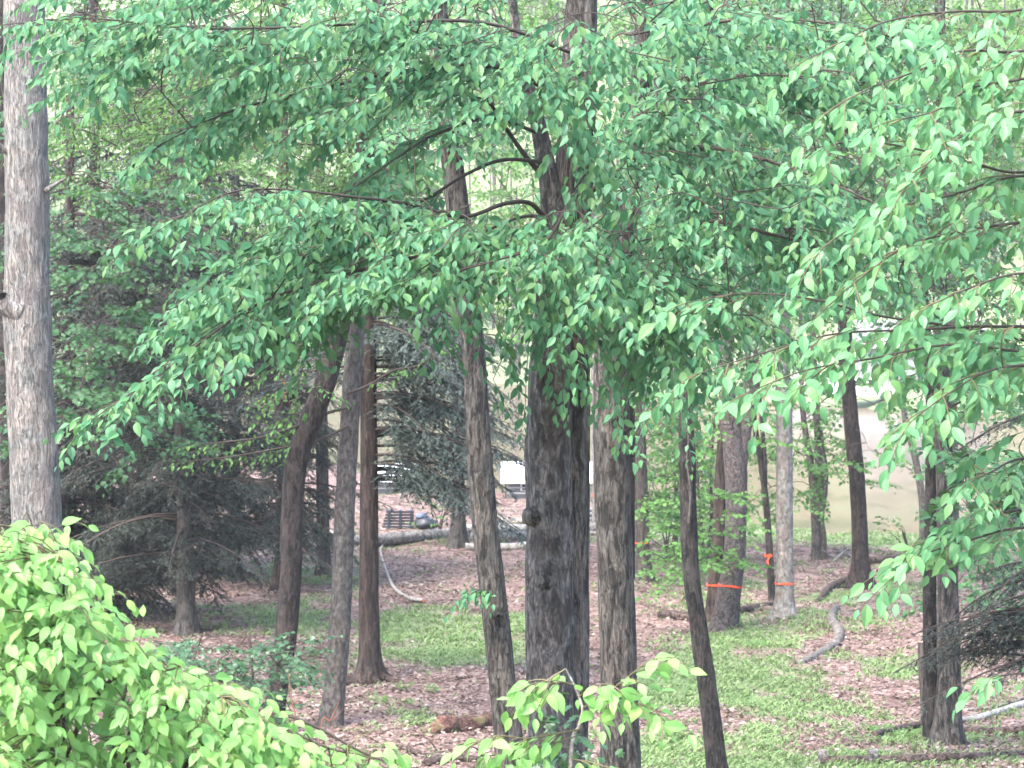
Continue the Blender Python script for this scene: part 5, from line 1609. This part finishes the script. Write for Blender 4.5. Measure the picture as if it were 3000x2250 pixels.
FERN = [(870, 1492, .30, 'fern clump just right of the reddish hemlock roots'), (935, 1500, .24, 'fern in the litter between the reddish hemlock and the slanting trunk'), (820, 1525, .34, 'large fern below the reddish hemlock roots'),
        (985, 1390, .30, 'upright fern tuft in the grass left of the slanting trunk'), (1020, 1385, .26, 'fern tuft touching the slanting trunk'), (1125, 1370, .26, 'fern tuft between the slanting and central trunks'), (835, 1395, .24, 'fern beside the reddish hemlock trunk in the grass'),
        (680, 1420, .30, 'fern left of the straight grey trunk'), (1900, 1590, .34, 'leafy fern clump before the reddish log'), (1955, 1600, .34, 'leafy fern clump left of the double trunk foot'), (1990, 1592, .30, 'fern against the foot of the brown double trunk'), (1850, 1605, .28, 'leftmost fern of the row before the reddish log'),
        (2110, 1605, .26, 'fern right of the double trunk foot'), (1720, 1345, .26, 'fern at the foot of the pale trunk'), (1640, 1400, .3, 'fern in the grass below the forked trunk'), (1700, 1480, .3, 'fern in the grass beside the snaking log'), (1790, 1240, .24, 'fern between the triple stems and the dark straight trunk'),
        (1830, 1290, .26, 'fern below the roots of the dark straight trunk'), (1500, 1290, .26, 'fern left of the leaning ribboned pair'), (1910, 1330, .26, 'fern in the green right of the snaking log')]
for vx, vy, s, lab in FERN:
    fern(GP(vx, vy), s, lab)

# pond-side bushes as soft light green shrubs
def shrub(label, p, w, h, n, mat, leaf=.09, shape='maple', group='shrubs by the pond'):
    t = thing('shrub', label, 'shrub', p, group)
    F = Foliage(leaf, .09, .3, 1.0, shape)
    for k in range(5):
        e = Vector((rnd.uniform(-w, w) * .5, rnd.uniform(-w, w) * .3, h * rnd.uniform(.6, .95)))
        link('stem', stem_mesh('stem', [Vector((rnd.uniform(-.1, .1), 0, -.05)), e * .5 + Vector((0, 0, .1)), e], [.02, .014, .005], M['twig'], (0, 0, 0), 6, .1, .05), t)
    for _ in range(n):
        u, v_, w_ = R.normal(0, .42), R.normal(0, .3), R.uniform(.12, 1)
        k = math.sqrt(max(.05, 1 - (w_ - .4) ** 2))
        q = np.array([p.x + u * w * k, p.y + v_ * w * k, p.z + h * w_])
        F.spray(q, (u, v_ - .2, .2), R.uniform(.3, .6), .2, .004, 4)
    F.build(t, p, M[mat], M['twig'], 60, 0)


shrub('light green understory bush right of the ribboned grey-brown trunk', GP(1440, 1190), 1.6, 3.0, 110, 'leaf_light')
shrub('light green bush behind the thin dark trunk', GP(1505, 1165), 1.4, 2.4, 60, 'leaf_light')
shrub('small bright bush behind the fallen trunk', GP(950, 1150), .5, .8, 10, 'leaf_light')
shrub('green bush at the pond edge left of the dark straight trunk', GP(1650, 1140), .8, .8, 10, 'leaf_light')
shrub('green bush below the beech boughs at the right edge', GP(2150, 1210), 1.6, 2.0, 40, 'leaf_maple')
shrub('low bush behind the double trunk', GP(1960, 1200), 1.0, .9, 14, 'leaf_light')

# ------------------------------------------------------------------ far wood across the pond
def far_tree(label, x, y, h, seed, mat='leaf_far', bark='bark_hemlock_grey'):
    z = float(G(x, y))
    t = thing('hillside_tree', label, 'tree', Vector((x, y, z)), 'trees on the hillside across the pond')
    l = rnd.uniform(-.4, .4)
    link('trunk', stem_mesh('trunk', [(0, 0, -.2), (l * .4, 0, h * .4), (l, 0, h * .95)], [.26, .19, .05], M[bark], (0, 0, 0), 8, 1.0, .06), t)
    return t


def far_leaves(name, cx, cy, cz, rx, ry, rz, n, size, mat, parent=None, origin=(0, 0, 0)):
    q = R.normal(0, 1, (n, 3))
    q /= np.linalg.norm(q, axis=1)[:, None]
    q *= (R.random(n) ** .45)[:, None]
    o = np.array([cx, cy, cz]) + q * np.array([rx, ry, rz])
    return o


hts = []
L_ = Leaves()
k = 0
far_rows = []
for k in range(26):
    y0 = R.uniform(205, 330)
    x0 = R.uniform(-.20, .20) * y0
    y0 = max(y0, float(shore_far(x0)) + 8)
    far_rows.append((x0, y0))
far_rows.sort(key=lambda q: (round(q[1] / 25), q[0]))
for x0, y0 in far_rows:
    h = R.uniform(14, 22)
    t = far_tree('pale green tree on the far hillside glimpsed beyond the pond', x0, y0, h, k)
    F = []
    z0 = float(G(x0, y0))
    crowns = []
    for c in range(9):
        az = R.uniform(0, 6.28); rr = R.uniform(.5, 3.2)
        crowns.append(far_leaves('c', rr * math.cos(az), rr * math.sin(az), h * R.uniform(.25, .95), R.uniform(1.5, 2.6), R.uniform(1.5, 2.6), R.uniform(.5, 1.1), 170, .3, None))
    o = np.vstack(crowns)
    n = len(o)
    l = Leaves(); l.add(o, R.normal(0, 1, (n, 3)) * np.array([1, 1, .5]), UP + R.normal(0, .5, (n, 3)), R.uniform(.22, .48, n))
    leaf_mass('crown', l.arrays(), 'ovate', 0, M['leaf_far'], t, (0, 0, 0))
# the rest of the wood reads as one mass
n_cl = 3000
cl = []
for _ in range(n_cl):
    y0 = R.uniform(215, 420)
    x0 = R.uniform(-.32, .32) * y0
    if y0 < float(shore_far(x0)) + 10:
        continue
    z0 = float(G(x0, y0)) + R.uniform(1.0, 17) * R.random() ** .5
    n = 85
    q = R.normal(0, 1, (n, 3)); q /= np.linalg.norm(q, axis=1)[:, None]; q *= (R.random(n) ** .4)[:, None]
    cl.append(np.array([x0, y0, z0]) + q * np.array([R.uniform(2, 3.6), R.uniform(2, 3.5), R.uniform(.6, 1.5)]))
o = np.vstack(cl); n = len(o)
l = Leaves(); l.add(o, R.normal(0, 1, (n, 3)) * np.array([1, 1, .5]), UP + R.normal(0, .5, (n, 3)), R.uniform(.3, .65, n))
fw = leaf_mass('far_forest', l.arrays(), 'ovate', 0, M['leaf_far'], None, (0, 0, 0))
fw['label'] = 'pale yellow-green far wood covering the hillside across the pond'
fw['category'] = 'forest'
T = Tubes()
for _ in range(320):
    y0 = R.uniform(215, 420); x0 = R.uniform(-.30, .30) * y0
    if y0 < float(shore_far(x0)) + 6:
        continue
    z0 = float(G(x0, y0)); h = R.uniform(12, 20); dx = R.normal(0, .5)
    T.add(np.array([[x0, y0, z0 - .3], [x0 + dx * .5, y0, z0 + h / 2], [x0 + dx, y0, z0 + h]]), R.uniform(.12, .25), .06, 6)
ft = T.build('far_forest_stems', M['bark_hemlock_grey'], None, (0, 0, 0), kind='stuff')
ft['label'] = 'thin grey stems of the far wood on the hillside'
ft['category'] = 'forest'
print('objects', len(bpy.data.objects), 'tris', sum(len(o.data.loops) - 2 * len(o.data.polygons) for o in bpy.data.objects if o.type == 'MESH'))

# ------------------------------------------------------------------ air
hzv = [(x, y, z) for z in (-3.5, 175) for x, y in ((-345, -45), (345, -45), (345, 605), (-345, 605))]
hm, hnt, hout = new_mat('haze')
pv = hnt.nodes.new('ShaderNodeVolumePrincipled')
pv.inputs['Color'].default_value = (0.93, 0.96, 0.97, 1)
pv.inputs['Density'].default_value = 0.00025
hnt.links.new(pv.outputs[0], hout.inputs['Volume'])
hz_o = link('haze', py_mesh('haze', hzv, [(3, 2, 1, 0), (4, 5, 6, 7), (0, 1, 5, 4), (1, 2, 6, 5), (2, 3, 7, 6), (3, 0, 4, 7)], hm), kind='stuff')
hz_o['label'] = 'thin pale haze filling the air of the valley'
hz_o['category'] = 'haze'
